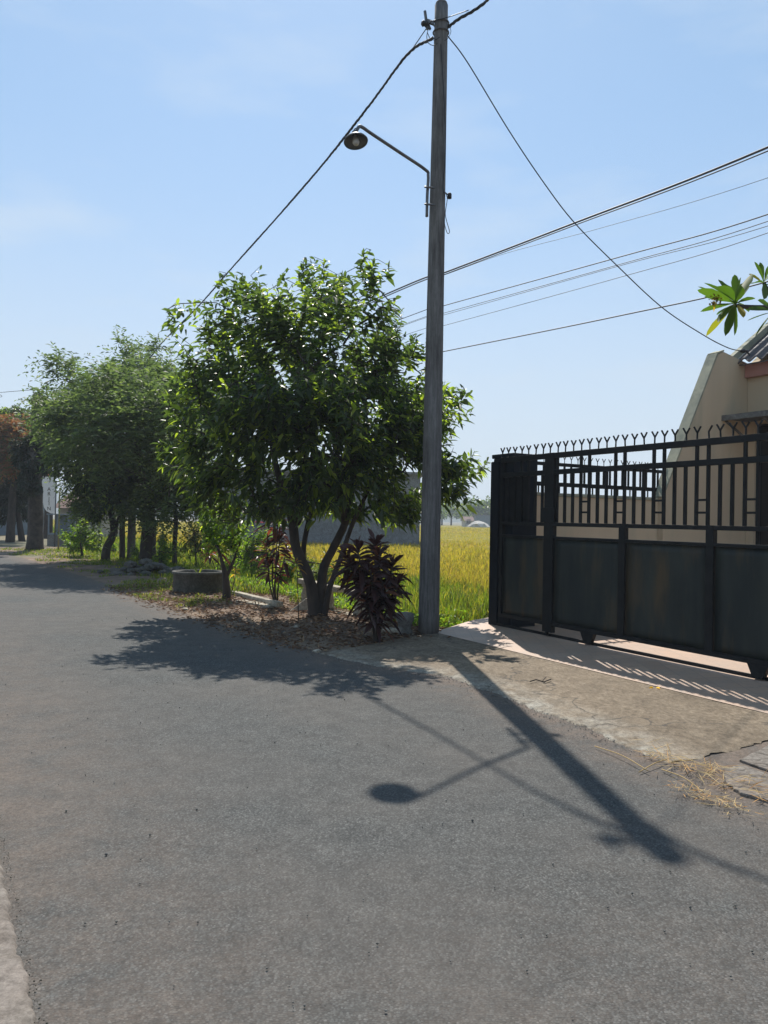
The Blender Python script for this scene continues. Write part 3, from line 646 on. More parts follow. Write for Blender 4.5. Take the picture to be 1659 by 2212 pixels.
def limb_mesh(name, P, par, rad, fixed, mat, parent, only_free=True, n=5):
    sel = [i for i in range(len(P)) if par[i] >= 0 and (fixed[i] is None or not only_free)]
    A = np.array([P[par[i]] for i in sel]); B = np.array([P[i] for i in sel]); ra = np.array([min(rad[par[i]], rad[i]*1.35) for i in sel]); rb = np.array([rad[i] for i in sel])
    d = vnorm(B-A); x = vnorm(np.cross(d, np.tile([.3, .5, .81], (len(sel), 1)))); y = np.cross(d, x)
    ang = np.linspace(0, 2*np.pi, n, endpoint=False); V = np.zeros((len(sel), 2*n, 3))
    for j, a in enumerate(ang):
        o_ = x*np.cos(a)+y*np.sin(a); V[:, j] = A+o_*ra[:, None]; V[:, n+j] = B+d*rb[:, None]*.3+o_*rb[:, None]
    flat = np.array([[j, (j+1) % n, n+(j+1) % n, n+j] for j in range(n)]).ravel(); base = (np.arange(len(sel))*2*n)[:, None]
    return fast_mesh(name, V.reshape(-1, 3), (base+flat[None]).ravel(), np.full(len(sel)*n, 4), mat, parent, True)
def lobes_world(lobes, dep, loc, dj=.5, seed=1):
    """crown lobes measured on the photograph -> spheres round the trunk (real depth)"""
    rs = np.random.default_rng(seed); out = []
    for L_ in lobes:
        x, y, r_ = L_[:3]; dd = L_[3] if len(L_) > 3 else rs.uniform(-dj, dj)
        p = D(x, y, dep+dd); out.append((np.array(p)-np.array(loc), r_*(dep+dd)/F))
    return out
def sample_lobes(lobes, n, seed, shell=.45, squash=1.0, gap=-9):
    rs = np.random.default_rng(seed); v = np.array([r_**1.95 for _, r_ in lobes]); v /= v.sum(); out = []
    for i in rs.choice(len(lobes), n, p=v):
        c, r_ = lobes[i]; d = rs.normal(0, 1, 3); d /= np.linalg.norm(d); d[2] *= squash
        out.append(c + d*r_*(rs.uniform(0, 1)**shell))
    out = np.array(out)
    f = np.sin(out[:, 0]*4.1+1)*np.sin(out[:, 2]*3.7+out[:, 0]*1.3)+.7*np.sin(out[:, 1]*3.3+out[:, 2]*2.2)*np.cos(out[:, 0]*6.3-out[:, 2]*5.1)
    return out[f > gap]
def whorl_leaves(tips, dirs, nper, L, Wd, spread, rs, along=.3, droopbias=.25):
    P = []; Dd = []; LL = []
    for t, d in zip(tips, dirs):
        d = d/max(np.linalg.norm(d), 1e-6); k = rs.integers(int(nper*.6), int(nper*1.35)+1)
        x = np.cross(d, [.2, .4, .9]); x /= np.linalg.norm(x); y = np.cross(d, x)
        for i in range(k):
            a = i*2.4+rs.uniform(-.4, .4); f = i/k
            o_ = x*np.cos(a)+y*np.sin(a); sp = spread*(1-.45*f)
            P.append(t - d*along*(1-f) ); v = d*(1-sp*.6)+o_*sp + np.array([0, 0, -droopbias*rs.uniform(0, 1.6)]); Dd.append(v); LL.append(rs.uniform(.5, 1.25)*(1-.3*f))
    LL = np.array(LL); return np.array(P), np.array(Dd), LL*L, LL*Wd
def tree(name, label, cat, loc, trunks, lobes, ntips, leafmat, bark, style, seed, minz=1.0, shell=.45, group=None, trunkseg=12, arc=.12, **k):
    """trunks: list of (path points local, radii)"""
    t = thing(name, label, cat, loc, 0, group)
    paths = []; off = 0
    for path, rads, att in trunks: paths.append((path, rads, att))
    tips = sample_lobes(lobes, ntips, seed, shell, k.get('squash', 1.0), k.get('gap', -9))
    tips = tips[tips[:, 2] > k.get('cut', .3)]
    P, par, rad, td, fx = grow(paths, tips, seed, rtip=k.get('rtip', .006), arc=arc, minz=minz, step=k.get('step', .28))
    mb = MB(); 
    for path, rads, att in trunks:
        pts = ([P[att]] if att is not None else []) + [Vector(p) for p in path]; rr = ([rads[0]*1.0] if att is not None else []) + list(rads)
        mb.tube(catmull(pts, 4), np.interp(np.linspace(0, 1, (len(pts)-1)*4+1), np.linspace(0, 1, len(pts)), rr), trunkseg, jit=.07)
    mb.build('trunk', bark, t, True)
    limb_mesh('limbs', P, par, rad, fx, bark, t)
    rs = np.random.default_rng(seed+5); ids = list(td.keys()); T = tips[ids]; Dr = np.array([td[i] for i in ids])
    c = T.mean(0); out = vnorm(T-c); Dr = vnorm(Dr)*.6 + out*.5 + np.array([0, 0, .55])
    if style == 'broad':
        p, d, L, Wd = whorl_leaves(T, Dr, k.get('nper', 13), k.get('L', .19), k.get('Wd', .065), k.get('spread', .95), rs, k.get('along', .32), k.get('hang', .3))
        leaves('crown', leafmat, p, d, L, Wd, t, droop=rs.uniform(.1, .5, len(p)), fold=.35)
    else:
        nper = k.get('nper', 60); n = len(T); ns_ = k.get('sprays', 4)
        PP = []; DD = []
        for t_, d in zip(T, Dr):
            for q in range(ns_):
                sd = d/np.linalg.norm(d)*.7 + rs.normal(0, .55, 3); sd /= np.linalg.norm(sd); Ls = rs.uniform(.25, .6)*k.get('spray', 1)
                f = np.linspace(0, 1, nper//ns_); cc = t_ + sd*Ls*f[:, None] + np.array([0, 0, -1.])*(Ls*.35*f*f)[:, None]
                sdv = np.cross(sd, [0, 0, 1.]); sdv /= max(np.linalg.norm(sdv), 1e-3); sg = np.where(np.arange(len(f)) % 2, 1, -1)[:, None]
                PP.append(cc); DD.append(sdv*sg + sd*.5 + rs.normal(0, .3, (len(f), 3)))
        PP = np.concatenate(PP); DD = np.concatenate(DD)
        quads('crown', leafmat, PP, DD, rs.uniform(.7, 1.2, len(PP))*k.get('L', .07), rs.uniform(.7, 1.2, len(PP))*k.get('Wd', .03), t)
    return t
def TP(loc, pts, dep=None):
    """trunk points given as (x, y, depth offset) on the photograph"""
    return [np.array(D(x, y, loc.y+dd))-np.array(loc) for x, y, dd in pts]
# the big tree beside the road
loc = W(7.0, 1.14, -.02)
t1 = TP(loc, [(683, 1345, 0), (678, 1290, 0), (662, 1235, -.05), (640, 1185, -.1), (632, 1130, -.1), (618, 1080, -.05), (600, 1020, 0), (585, 950, .1)])
t2 = TP(loc, [(690, 1345, .05), (694, 1280, .05), (700, 1225, .1), (722, 1180, .15), (745, 1130, .2), (758, 1070, .3), (775, 1000, .35), (790, 930, .3)])
t3 = TP(loc, [(640, 1130, -.05), (655, 1080, .2), (672, 1010, .35), (680, 940, .5), (675, 860, .5)])
t4 = TP(loc, [(745, 1130, .2), (735, 1070, -.2), (728, 1000, -.4), (730, 900, -.5), (715, 800, -.4)])
t5 = TP(loc, [(676, 1345, .1), (668, 1270, .15), (655, 1200, .2), (668, 1120, .3), (690, 1050, .4), (700, 960, .5)])
t6 = TP(loc, [(698, 1345, -.05), (712, 1270, -.1), (738, 1200, -.15), (762, 1130, -.2), (800, 1050, -.2)])
T1 = [(t1, [.15, .095, .085, .078, .07, .06, .05, .04], None), (t2, [.12, .085, .072, .066, .06, .05, .04, .03], None), (t5, [.07, .055, .045, .04, .035, .03], None), (t6, [.06, .045, .04, .035, .03], None),
      (t3, [.07, .06, .05, .04, .03], None), (t4, [.06, .05, .045, .035, .028], None)]
lob = [(348, 685, 22), (372, 720, 26), (470, 600, 20), (640, 560, 22), (690, 565, 18), (735, 600, 22), (1040, 1010, 22), (1005, 850, 22), (350, 960, 26), (360, 880, 24), (905, 740, 22), (640, 1090, 34, -.8), (720, 1085, 32, -.9), (700, 1100, 28, .9), (600, 1110, 30, .6), (780, 1100, 36, .4), (940, 1030, 50), (970, 1060, 36), (500, 1100, 35, .5), (560, 1110, 30, -.5), (840, 1125, 30, .3), (900, 1115, 30, -.3), (460, 1120, 25), (900, 800, 50), (940, 840, 45), (880, 900, 60), (860, 760, 45), (930, 960, 55), (960, 1000, 50), (480, 880, 80), (660, 610, 60), (650, 680, 90), (560, 665, 80), (500, 720, 75), (420, 690, 55), (385, 680, 40), (490, 610, 32), (745, 640, 60), (735, 610, 30), (800, 590, 30), (820, 560, 24), (790, 550, 22), (850, 570, 18), (815, 650, 50), (840, 700, 45), (860, 660, 22),
       (620, 780, 130), (500, 820, 110), (430, 790, 80), (400, 870, 70), (740, 780, 120), (820, 800, 85), (890, 745, 28), (880, 840, 80), (600, 900, 130), (480, 940, 110), (720, 920, 120), (830, 930, 100), (930, 900, 70), (960, 850, 35), (1000, 850, 24), (985, 900, 40), (990, 960, 50), (1020, 1000, 38), (1000, 1050, 45), (1050, 995, 16),
       (900, 1000, 70), (880, 1070, 55), (800, 1020, 70), (540, 1010, 80), (440, 1020, 70), (650, 1010, 60), (560, 1070, 45), (480, 1080, 40), (820, 1090, 40), (930, 1070, 40), (640, 1055, 50, -.7), (700, 1050, 50, .7), (600, 1065, 42, .4), (760, 1055, 45, -.6), (400, 960, 60), (380, 1000, 45), (430, 1060, 50, .8), (850, 1100, 40, .6), (560, 620, 50), (520, 650, 60), (720, 680, 70), (860, 730, 45), (680, 870, 120, -1.2), (620, 850, 110, 1.3), (760, 860, 100, -1.4), (550, 880, 100, -1.3), (820, 880, 90, 1.2)]
big = tree('roadside_tree', 'big spreading broad-leaved tree beside the power pole casting shade on the road', 'tree', loc, T1, lobes_world(lob, loc.y, loc, 1.3, 3), 3500, L_MAIN, M_BARK, 'broad', 11, minz=1.6, shell=.5, nper=9, L=.21, Wd=.076, hang=.2, along=.4, rtip=.0032, cut=1.0, gap=-.55)
# feathery tree, left
loc = W(21.3, 1.87, 0)
t1 = TP(loc, [(318, 1222, 0), (320, 1180, 0), (322, 1130, 0), (312, 1070, .2), (300, 1000, .3), (290, 920, .3)])
t2 = TP(loc, [(322, 1130, 0), (335, 1060, -.2), (345, 980, -.4), (350, 900, -.4)])
lob = [(300, 805, 34), (240, 825, 40), (190, 855, 50), (260, 880, 80), (340, 815, 45), (150, 805, 28), (120, 790, 22), (320, 880, 90), (230, 950, 90), (330, 970, 90), (400, 850, 70), (400, 950, 80), (180, 930, 70), (130, 900, 50), (100, 850, 22), (280, 1030, 70), (360, 1040, 60), (200, 1090, 35), (300, 1095, 40, -1), (360, 1100, 35, -2), (200, 930, 80, -4), (300, 900, 90, -4.5), (350, 960, 80, -4), (250, 860, 80, -3.5), (150, 900, 55, -3), (380, 900, 60, -5), (250, 745, 14), (236, 725, 8), (280, 765, 20), (330, 755, 18), (200, 1030, 50)]
tree('feathery_tree', 'tall grey-green tree with fine feathery leaves and a thick forked trunk behind the stone heap', 'tree', loc, [(t1, [.32, .25, .22, .18, .13, .08], None), (t2, [.12, .10, .08, .05], None)], lobes_world(lob, 25, loc, 1.6, 5), 1300, L_FINE, M_BARK, 'fine', 21, minz=1.8, L=.19, Wd=.062, nper=60, sprays=6, spray=1.7, gap=-.4, rtip=.006, step=.4)
# curved trunk broadleaf
loc = W(22.3, .76, 0)
t1 = TP(loc, [(226, 1217, 0), (232, 1180, 0), (246, 1150, .1), (240, 1110, .1), (228, 1070, 0), (215, 1020, -.1)])
t2 = TP(loc, [(246, 1150, .1), (262, 1100, .1), (258, 1060, .2)])
lob = [(130, 990, 36), (112, 975, 26), (108, 1008, 16), (165, 1040, 42), (200, 1000, 60), (240, 1040, 55), (180, 1080, 35), (150, 950, 40), (280, 1070, 40), (215, 1100, 30)]
tree('roadside_tree', 'leafy tree with a crooked leaning trunk on the far left verge near the white sign', 'tree', loc, [(t1, [.16, .13, .12, .10, .08, .05], None), (t2, [.07, .06, .04], None)], lobes_world(lob, loc.y, loc, 1.2, 6), 620, L_MAIN, M_BARK, 'broad', 31, minz=1.2, nper=12, L=.20, Wd=.075, rtip=.006, step=.4)
# slender straight tree
loc = W(22.95, 1.2, 0)
t1 = TP(loc, [(264, 1214, 0), (264, 1150, 0), (266, 1080, 0), (262, 1000, 0)])
lob = [(262, 980, 45), (240, 1010, 40), (300, 1000, 45), (275, 1060, 35), (330, 1060, 30)]
tree('slender_tree', 'slender straight-trunked tree left of the slim dark pole', 'tree', loc, [(t1, [.10, .09, .08, .05], None)], lobes_world(lob, loc.y, loc, .8, 7), 300, L_FINE, M_BARK, 'fine', 41, minz=1.6, L=.10, Wd=.04, nper=60, rtip=.006, step=.4)
# thin tree behind the planter ring
loc = W(19.0, 2.2, -.05)
t1 = TP(loc, [(378, 1228, 0), (377, 1180, 0), (380, 1120, 0), (376, 1060, 0), (380, 1010, 0)])
lob = [(380, 1000, 60), (420, 1040, 50), (430, 960, 45), (410, 1110, 30), (450, 1100, 30), (350, 1060, 40), (400, 1080, 40), (440, 1070, 35), (350, 970, 45)]
tree('slender_tree', 'thin tree with drooping yellow-green leaves just behind the round concrete planter', 'tree', loc, [(t1, [.08, .07, .065, .05, .04], None)], lobes_world(lob, loc.y, loc, .8, 8), 480, L_OLIVE, M_BARK, 'broad', 51, minz=1.2, nper=12, L=.16, Wd=.05, rtip=.005, step=.35)
# small tree by the planter
loc = G(492, 1296)
t1 = TP(loc, [(490, 1298, 0), (488, 1250, 0), (480, 1215, 0), (470, 1180, 0)])
t2 = TP(loc, [(488, 1250, 0), (505, 1210, .05), (520, 1170, .1)])
lob = [(460, 1130, 34), (490, 1100, 34), (520, 1130, 28), (440, 1090, 22), (500, 1160, 26), (470, 1060, 20), (455, 1165, 20)]
tree('small_tree', 'small bare-stemmed tree with bright green leaves right of the round concrete planter', 'tree', loc, [(t1, [.09, .06, .035, .025], None), (t2, [.035, .025, .018], None)], lobes_world(lob, loc.y, loc, .4, 9), 170, L_LIME, M_BARK, 'broad', 61, minz=.4, nper=11, L=.14, Wd=.045, rtip=.004, step=.2)
# understory behind the verge
for i_, (x_, y_, lobs, nt_, mt_, lab_) in enumerate([
    (545, 1262, [(540, 1180, 34), (565, 1150, 28), (525, 1215, 28), (555, 1225, 24), (580, 1190, 22)], 200, L_LIME, 'bright green bush at the field edge just right of the small tree'),
    (425, 1232, [(420, 1150, 34), (445, 1180, 26), (400, 1180, 26), (430, 1120, 26), (460, 1140, 22)], 200, L_OLIVE, 'yellow-green bush rising behind the round planter'),
    (345, 1238, [(345, 1200, 22), (362, 1180, 20), (350, 1160, 18)], 110, L_LIME, 'low bright bush between stone heap and round planter'),
    (665, 1285, [(660, 1210, 20), (705, 1235, 24), (650, 1240, 18), (725, 1225, 18)], 110, L_OLIVE, 'low leafy bush showing between the forked stems of the big tree'),
    (505, 1250, [(500, 1210, 26), (525, 1190, 24), (480, 1225, 18), (515, 1160, 20)], 150, L_LIME, 'yellow-green sapling clump behind the small tree'),
    (620, 1275, [(622, 1235, 20), (600, 1240, 18), (635, 1215, 16)], 90, L_LIME, 'low bright weeds between the thin ti plant and the big trunk'),
    (300, 1222, [(300, 1200, 14), (290, 1185, 12)], 60, L_LIME, 'bright grass-like bush directly behind the stone heap'),
    (245, 1205, [(245, 1185, 16), (235, 1170, 12), (275, 1190, 14)], 80, L_LIME, 'small bright weed clump at the foot of the crooked tree')]):
    loc = G(x_, y_, -.1); c0_ = lobs[0]
    t1 = TP(loc, [(x_, y_+2, 0), ((x_+c0_[0])/2, (y_+c0_[1])/2+4, 0), (c0_[0], c0_[1], 0)])
    tree('bush', lab_, 'bush', loc, [(t1, [.03, .025, .018], None)], lobes_world(lobs, loc.y, loc, .4, 40+i_), nt_, mt_, M_BARK, 'broad', 150+i_, minz=.1, nper=9, L=.13, Wd=.045, rtip=.004, cut=.05, step=.2)
# bright shrub on far verge
loc = G(175, 1205)
t1 = TP(loc, [(178, 1206, 0), (176, 1185, 0), (172, 1160, 0)])
lob = [(150, 1150, 22), (180, 1140, 28), (170, 1170, 28), (200, 1170, 22), (205, 1145, 18), (145, 1175, 18), (180, 1120, 18)]
tree('shrub', 'bright yellow-green leafy shrub on the left verge between sign and crooked tree', 'shrub', loc, [(t1, [.05, .04, .03], None)], lobes_world(lob, loc.y, loc, .5, 10), 150, L_LIME, M_BARK, 'broad', 71, minz=.2, nper=10, L=.17, Wd=.07, rtip=.005, cut=.15)
# far left: orange-topped tree, dark tree with thick trunk, trees beyond
loc = G(25, 1172)
t1 = TP(loc, [(22, 1174, 0), (24, 1120, 0), (28, 1060, 0), (30, 1000, 0)])
lob = [(20, 940, 34), (-20, 940, 40), (60, 935, 28), (0, 980, 45), (50, 980, 40), (-50, 980, 50), (80, 950, 20)]
tree('orange_tree', 'tree with a rusty orange flowering crown at the far left end of the road', 'tree', loc, [(t1, [.24, .2, .18, .12], None)], lobes_world(lob, loc.y, loc, 1.2, 11), 900, L_ORANGE, M_BARK, 'fine', 81, minz=2.5, L=.16, Wd=.07, nper=60, rtip=.01, step=.6, spray=1.3)
loc = G(46, 1170)
t1 = TP(loc, [(48, 1172, 0), (42, 1130, 0), (36, 1080, 0), (40, 1030, 0)])
lob = [(0, 1100, 34), (45, 1105, 26), (10, 1040, 48), (50, 1030, 48), (-30, 1040, 45), (20, 1080, 35), (70, 1010, 30), (55, 1070, 25)]
tree('dark_tree', 'dark-crowned tree with a leaning trunk under the orange tree at far left', 'tree', loc, [(t1, [.18, .15, .13, .10], None)], lobes_world(lob, loc.y, loc, 1.2, 12), 850, L_DARK, M_BARK, 'broad', 91, minz=2.2, nper=13, L=.24, Wd=.10, rtip=.01, step=.6)
loc = G(76, 1190)
t1 = TP(loc, [(75, 1192, 0), (76, 1150, 0), (77, 1100, 0), (76, 1040, 0), (80, 990, 0)])
lob = [(70, 1000, 40), (90, 960, 40), (50, 970, 30), (70, 1010, 26), (70, 1050, 22), (110, 930, 30), (60, 1040, 26), (85, 900, 24)]
tree('dark_tree', 'dark tree with a very thick mottled trunk just left of the white sign', 'tree', loc, [(t1, [.36, .31, .30, .26, .15], None)], lobes_world(lob, loc.y, loc, 1.0, 13), 750, L_DARK, M_BARK2, 'broad', 101, minz=2.2, nper=13, L=.22, Wd=.09, rtip=.01, step=.5)
loc = Vector((-20.5, 47, -.3))
lob = [(5, 900, 26), (35, 890, 20), (-25, 905, 30), (70, 905, 22), (95, 880, 24), (20, 930, 30), (85, 860, 16), (120, 890, 24)]
tree('background_tree', 'tall tree whose tufted top shows above the orange tree', 'tree', loc, [([np.array((0, 0, z)) for z in (0, 2, 4, 5.5)], [.3, .25, .2, .12], None)], lobes_world(lob, loc.y, loc, 1.5, 14), 650, L_MAIN, M_BARK, 'broad', 111, minz=3, nper=12, L=.34, Wd=.13, rtip=.012, step=.7)
# frangipani behind the gate
loc = W(-1.2, 4.4, .1)
t1 = [np.array(p)-np.array(loc) for p in (loc, loc+Vector((-.1, 0, 1.2)), loc+Vector((-.25, .1, 2.3)), D(1800, 760, 8.2), D(1740, 690, 8.1))]
fr = thing('frangipani_tree', 'frangipani branch with long drooping green leaf clusters at the right edge', 'tree', loc)
MB().tube(catmull(t1, 4), np.linspace(.12, .05, 17), 10).build('trunk', M_BARK2, fr, True)
def fl(x, y, d): return np.array(D(x, y, d))-np.array(loc)
br = [[fl(1740, 690, 8.1), fl(1700, 650, 8.0), fl(1659, 663, 7.9), fl(1600, 662, 7.8), fl(1592, 658, 7.8)], [fl(1700, 650, 8.0), fl(1672, 640, 8.0), fl(1655, 622, 8.0), fl(1650, 610, 8.0)], [fl(1740, 690, 8.1), fl(1720, 640, 8.3), fl(1690, 600, 8.3)], [fl(1700, 650, 8.0), fl(1690, 668, 7.7), fl(1672, 672, 7.6)]]
bb = MB()
for q in br: bb.tube(catmull(q, 5), np.linspace(.03, .018, (len(q)-1)*5+1), 8)
bb.build('limbs', M_BARK2, fr, True)
Pp = []; Dd = []; Ll = []; rs = np.random.default_rng(5)
def frond(tip, ends):
    for (x, y, d) in ends:
        e = fl(x, y, d); Pp.append(tip+rs.normal(0, .01, 3)); v = e-tip; Dd.append(v+np.array([0, 0, .12])); Ll.append(np.linalg.norm(v)*1.0)
frond(fl(1590, 655, 7.8), [(1565, 700, 7.6), (1553, 715, 7.9), (1577, 715, 7.7), (1597, 692, 7.6), (1538, 687, 7.9), (1515, 633, 8.0), (1520, 645, 7.7), (1585, 600, 7.9), (1550, 612, 8.0), (1530, 632, 7.6), (1625, 605, 8.0), (1618, 668, 7.6), (1560, 640, 7.4), (1545, 660, 8.2), (1605, 640, 7.4), (1572, 625, 8.2), (1588, 712, 7.9), (1560, 690, 8.1), (1610, 690, 8.0), (1530, 660, 7.9), (1600, 610, 7.6), (1612, 625, 8.1)])
frond(fl(1650, 610, 8.0), [(1627, 580, 7.9), (1640, 575, 8.1), (1665, 580, 8), (1615, 606, 8.1), (1648, 650, 7.8), (1670, 640, 7.9), (1680, 600, 8.2), (1632, 630, 7.8)])
frond(fl(1672, 672, 7.6), [(1640, 705, 7.6), (1630, 690, 7.5), (1655, 718, 7.6), (1680, 720, 7.7), (1700, 690, 7.7), (1640, 668, 7.4), (1665, 700, 7.3)])
frond(fl(1690, 600, 8.3), [(1670, 560, 8.3), (1700, 555, 8.3), (1720, 590, 8.3), (1700, 640, 8.2), (1665, 610, 8.2), (1690, 640, 8.0)])
leaves('leaves', L_FRANGI, Pp, Dd, np.array(Ll)*1.25, np.array(Ll)*.25, fr, droop=.12, fold=.3, prof=((0, .12), (.15, .3), (.4, .8), (.7, 1.0), (.9, .6), (1, 0)))
Pp = []; Dd = []
for i in range(40):
    p = fl(1545+rs.uniform(-12, 14), 650+rs.uniform(-10, 12), 7.7+rs.uniform(-.05, .05)); Pp.append(p); Dd.append(rs.normal(0, 1, 3))
leaves('buds', L_CROT, Pp, Dd, .05, .02, fr)
# ---------------------------------------------------------------- ti plants and crotons
def strap_plant(name, label, loc, stems, seed, mat=L_TI, n=22, L=.42, Wd=.075, cat='plant', accent=None, group=None, stemr=.012):
    """stems: list of (list of xyz local, leaf count, leaf length)"""
    rs = np.random.default_rng(seed); t = thing(name, label, cat, loc, 0, group); P = []; Dd = []; LL = []; mb = MB()
    for path, k, l in stems:
        path = [np.array(p, float) for p in path]; mb.tube(catmull(path, 4), np.linspace(stemr*1.3, stemr*.7, (len(path)-1)*4+1), 6)
        e = path[-1]; d = e-path[-2]; d /= np.linalg.norm(d)
        for i in range(k):
            a = i*2.4+rs.uniform(-.3, .3); f = i/k; o_ = np.array([math.cos(a), math.sin(a), 0])
            P.append(e - d*.30*(1-f)*l/.4); el = -.55+1.75*f+rs.uniform(-.2, .2); Dd.append(o_*math.cos(el)+np.array([0, 0, 1])*(math.sin(el)+.15)); LL.append(l*rs.uniform(.75, 1.15)*(1-.25*f))
    mb.build('stems', M_BARK, t, True); LL = np.array(LL)
    leaves('leaves', mat, P, Dd, LL, LL*.19 if Wd is None else np.clip(LL*.22, 0, Wd*1.15), t, droop=rs.uniform(.25, .6, len(P)), fold=.4, prof=((0, .15), (.2, .6), (.45, 1.0), (.75, .75), (1, 0)))
    if accent:
        A = [np.array(a[0], float) for a in accent]; B = [np.array(a[1], float) for a in accent]
        leaves('young_leaves', L_PINK, A, B, .30, .05, t, droop=.1)
    return t
def rl(loc, x, y, dd=0): return np.array(D(x, y, loc.y+dd))-np.array(loc)
loc = W(4.42, .82, 0.0)
st = []
heads = [(770, 1180, -.1), (745, 1195, .2), (820, 1195, -.1), (850, 1215, .1), (800, 1230, -.25), (860, 1260, 0), (780, 1240, -.1), (830, 1270, -.25), (845, 1300, -.1), (790, 1290, -.2), (815, 1320, -.2), (760, 1225, .1), (810, 1170, .2)]
for i, (x, y, dd) in enumerate(heads):
    e = rl(loc, x, y, dd); m1 = rl(loc, 812+(x-812)*.35, 1300 if y < 1290 else 1345, dd*.5)
    st.append(([(0+.03*math.cos(i), .03*math.sin(i), 0), m1, e], 32, .36 if y < 1290 else .27))
strap_plant('ti_plant', 'large bushy dark maroon ti plant standing just left of the power pole', loc, st, 3, stemr=.016)
loc = G(596, 1312)
st = []
for i, (x, y, dd, l, k) in enumerate([(592, 1110, 0, .34, 18), (575, 1175, .1, .36, 20), (605, 1160, -.1, .36, 20), (620, 1185, .1, .34, 16), (580, 1215, 0, .32, 16), (600, 1130, .1, .34, 16), (612, 1225, 0, .30, 12)]):
    st.append(([(.03*math.cos(i*2), .03*math.sin(i*2), 0), rl(loc, 588+(x-590)*.4+4*math.sin(i*3), 1260, dd*.5), rl(loc, x, y, dd)], k, l))
acc = [(rl(loc, 583, 1118), (-.5, 0, 1.0)), (rl(loc, 583, 1118), (-.9, -.2, .5)), (rl(loc, 578, 1130), (-1, 0, .15)), (rl(loc, 580, 1224), (-.9, -.2, .5)), (rl(loc, 590, 1105), (-.2, -.1, 1)), (rl(loc, 580, 1140), (-1, -.3, -.2))]
strap_plant('ti_plant', 'tall thin-stemmed maroon ti plant with pink top leaves left of the big tree', loc, st, 4, accent=acc)
loc = G(705, 1300)
strap_plant('ti_plant', 'small reddish ti plant seen behind the trunk of the big tree', loc, [([(0, 0, 0), rl(loc, 703, 1250), rl(loc, 705, 1195)], 18, .26), ([(0, 0, 0), rl(loc, 715, 1260), rl(loc, 728, 1225)], 14, .22)], 5, mat=L_CROT)
loc = G(780, 1345)
strap_plant('ti_plant', 'tiny maroon ti sprout before the broken balustrade', loc, [([(0, 0, 0), rl(loc, 781, 1310), rl(loc, 780, 1270)], 10, .22)], 6, stemr=.007)
loc = G(645, 1345)
strap_plant('croton', 'orange-leaved croton sprig between the thin ti stems and the tree trunk', loc, [([(0, 0, 0), rl(loc, 643, 1270), rl(loc, 640, 1210)], 12, .16)], 7, mat=L_CROT, stemr=.007)
loc = G(497, 1290)
strap_plant('croton', 'small croton with one bright yellow leaf beside the small tree', loc, [([(0, 0, 0), rl(loc, 505, 1260), rl(loc, 510, 1228)], 12, .17)], 8, mat=L_CROT, stemr=.008)
loc = W(14.6, 2.0, 0)
strap_plant('ti_plant', 'dark ti plant growing behind the round concrete planter', loc, [([(0, 0, 0), (0.02, 0, .5), (.05, 0, 1.0)], 16, .4), ([(0, 0, 0), (-.1, 0, .4), (-.3, 0, .8)], 14, .35)], 9)
# ---------------------------------------------------------------- planter ring, balustrade, stones
loc = G(428, 1282)
ring = thing('planter_ring', 'round grey concrete ring planter at the edge of the verge', 'planter', loc)
M_RING = concrete('dark concrete', (.12, .115, .105), (.08, .078, .07), (.05, .055, .045), False)
MB().lathe([(.50, 0), (.505, .40), (.53, .41), (.53, .46), (.47, .462), (.455, .40), (.45, 0)], 40).build('ring', M_RING, ring, True)
MB().lathe([(0, .33), (.2, .34), (.449, .30)], 24).build('soil', M_SOIL, ring, True)
rp = np.random.default_rng(2); leaves('seedling', L_OLIVE, np.tile([0, 0, .34], (9, 1))+rp.normal(0, .04, (9, 3)), rp.normal(0, .5, (9, 3))+[0, 0, .8], .25, .03, ring)
# broken balustrade lying along the verge edge
bal = thing('broken_balustrade', 'broken whitewashed concrete balustrade with stubby posts behind the big tree', 'balustrade', W(7.0, 1.75, .0), ANG)
def balu(x, y, h, ax, name='baluster', sc_=1.0, org_z=0.0):
    return MB().lathe([(0, 0), (.085*sc_, 0), (.085*sc_, .03), (.055*sc_, .06), (.075*sc_, h*.35), (.06*sc_, h*.6), (.045*sc_, h*.8), (.07*sc_, h*.93), (.075*sc_, h), (0, h)], 18, ax, (x, y, org_z)).build(name, M_WHITEC, bal, True)
for i, (x, lean) in enumerate([(-1.75, .05), (-1.45, .0), (-1.1, .08), (-.7, -.05), (.32, .1), (.62, -.05), (.95, .15), (1.25, .3)]):
    balu(x, 0, .33, (lean, .05, 1), org_z=.05)
MB().box(-1.95, 1.5, -.09, .09, -.06, .04).build('base_rail', M_WHITEC, bal, bevel=.01)
MB().bar((-1.9, 0, .43), (-.35, .03, .40), .16, .09).build('top_rail', M_WHITEC, bal, bevel=.012)
MB().bar((-.1, .02, .41), (1.3, -.02, .30), .16, .09).build('top_rail', M_WHITEC, bal, bevel=.012)
b = MB(); b.bar((1.35, -.1, .12), (1.62, .0, .22), .15, .07); b.build('rail_stub', M_WHITEC, bal, bevel=.01)
def rock(name, label, cat, loc, size, seed, mat, group=None, sq=.55):
    rr = random.Random(seed); bm = bmesh.new(); bmesh.ops.create_icosphere(bm, subdivisions=2, radius=1)
    for v in bm.verts:
        q = v.co; f = 1+.28*math.sin(q.x*3.1+seed)*math.cos(q.y*2.7+seed*2)+.12*rr.uniform(-1, 1); v.co = Vector((q.x*size[0]*f, q.y*size[1]*f, q.z*size[2]*f))
    me = bpy.data.meshes.new(name); bm.to_mesh(me); bm.free(); me.materials.append(mat); o = link(name, me); o.location = loc; o.rotation_euler = (0, 0, rr.uniform(0, 6)); return tag(o, label, cat, group)
kb = thing('fallen_curb', 'long pale fallen concrete rail lying among dry leaves left of the thin ti plant', 'curb', (0, 0, 0))
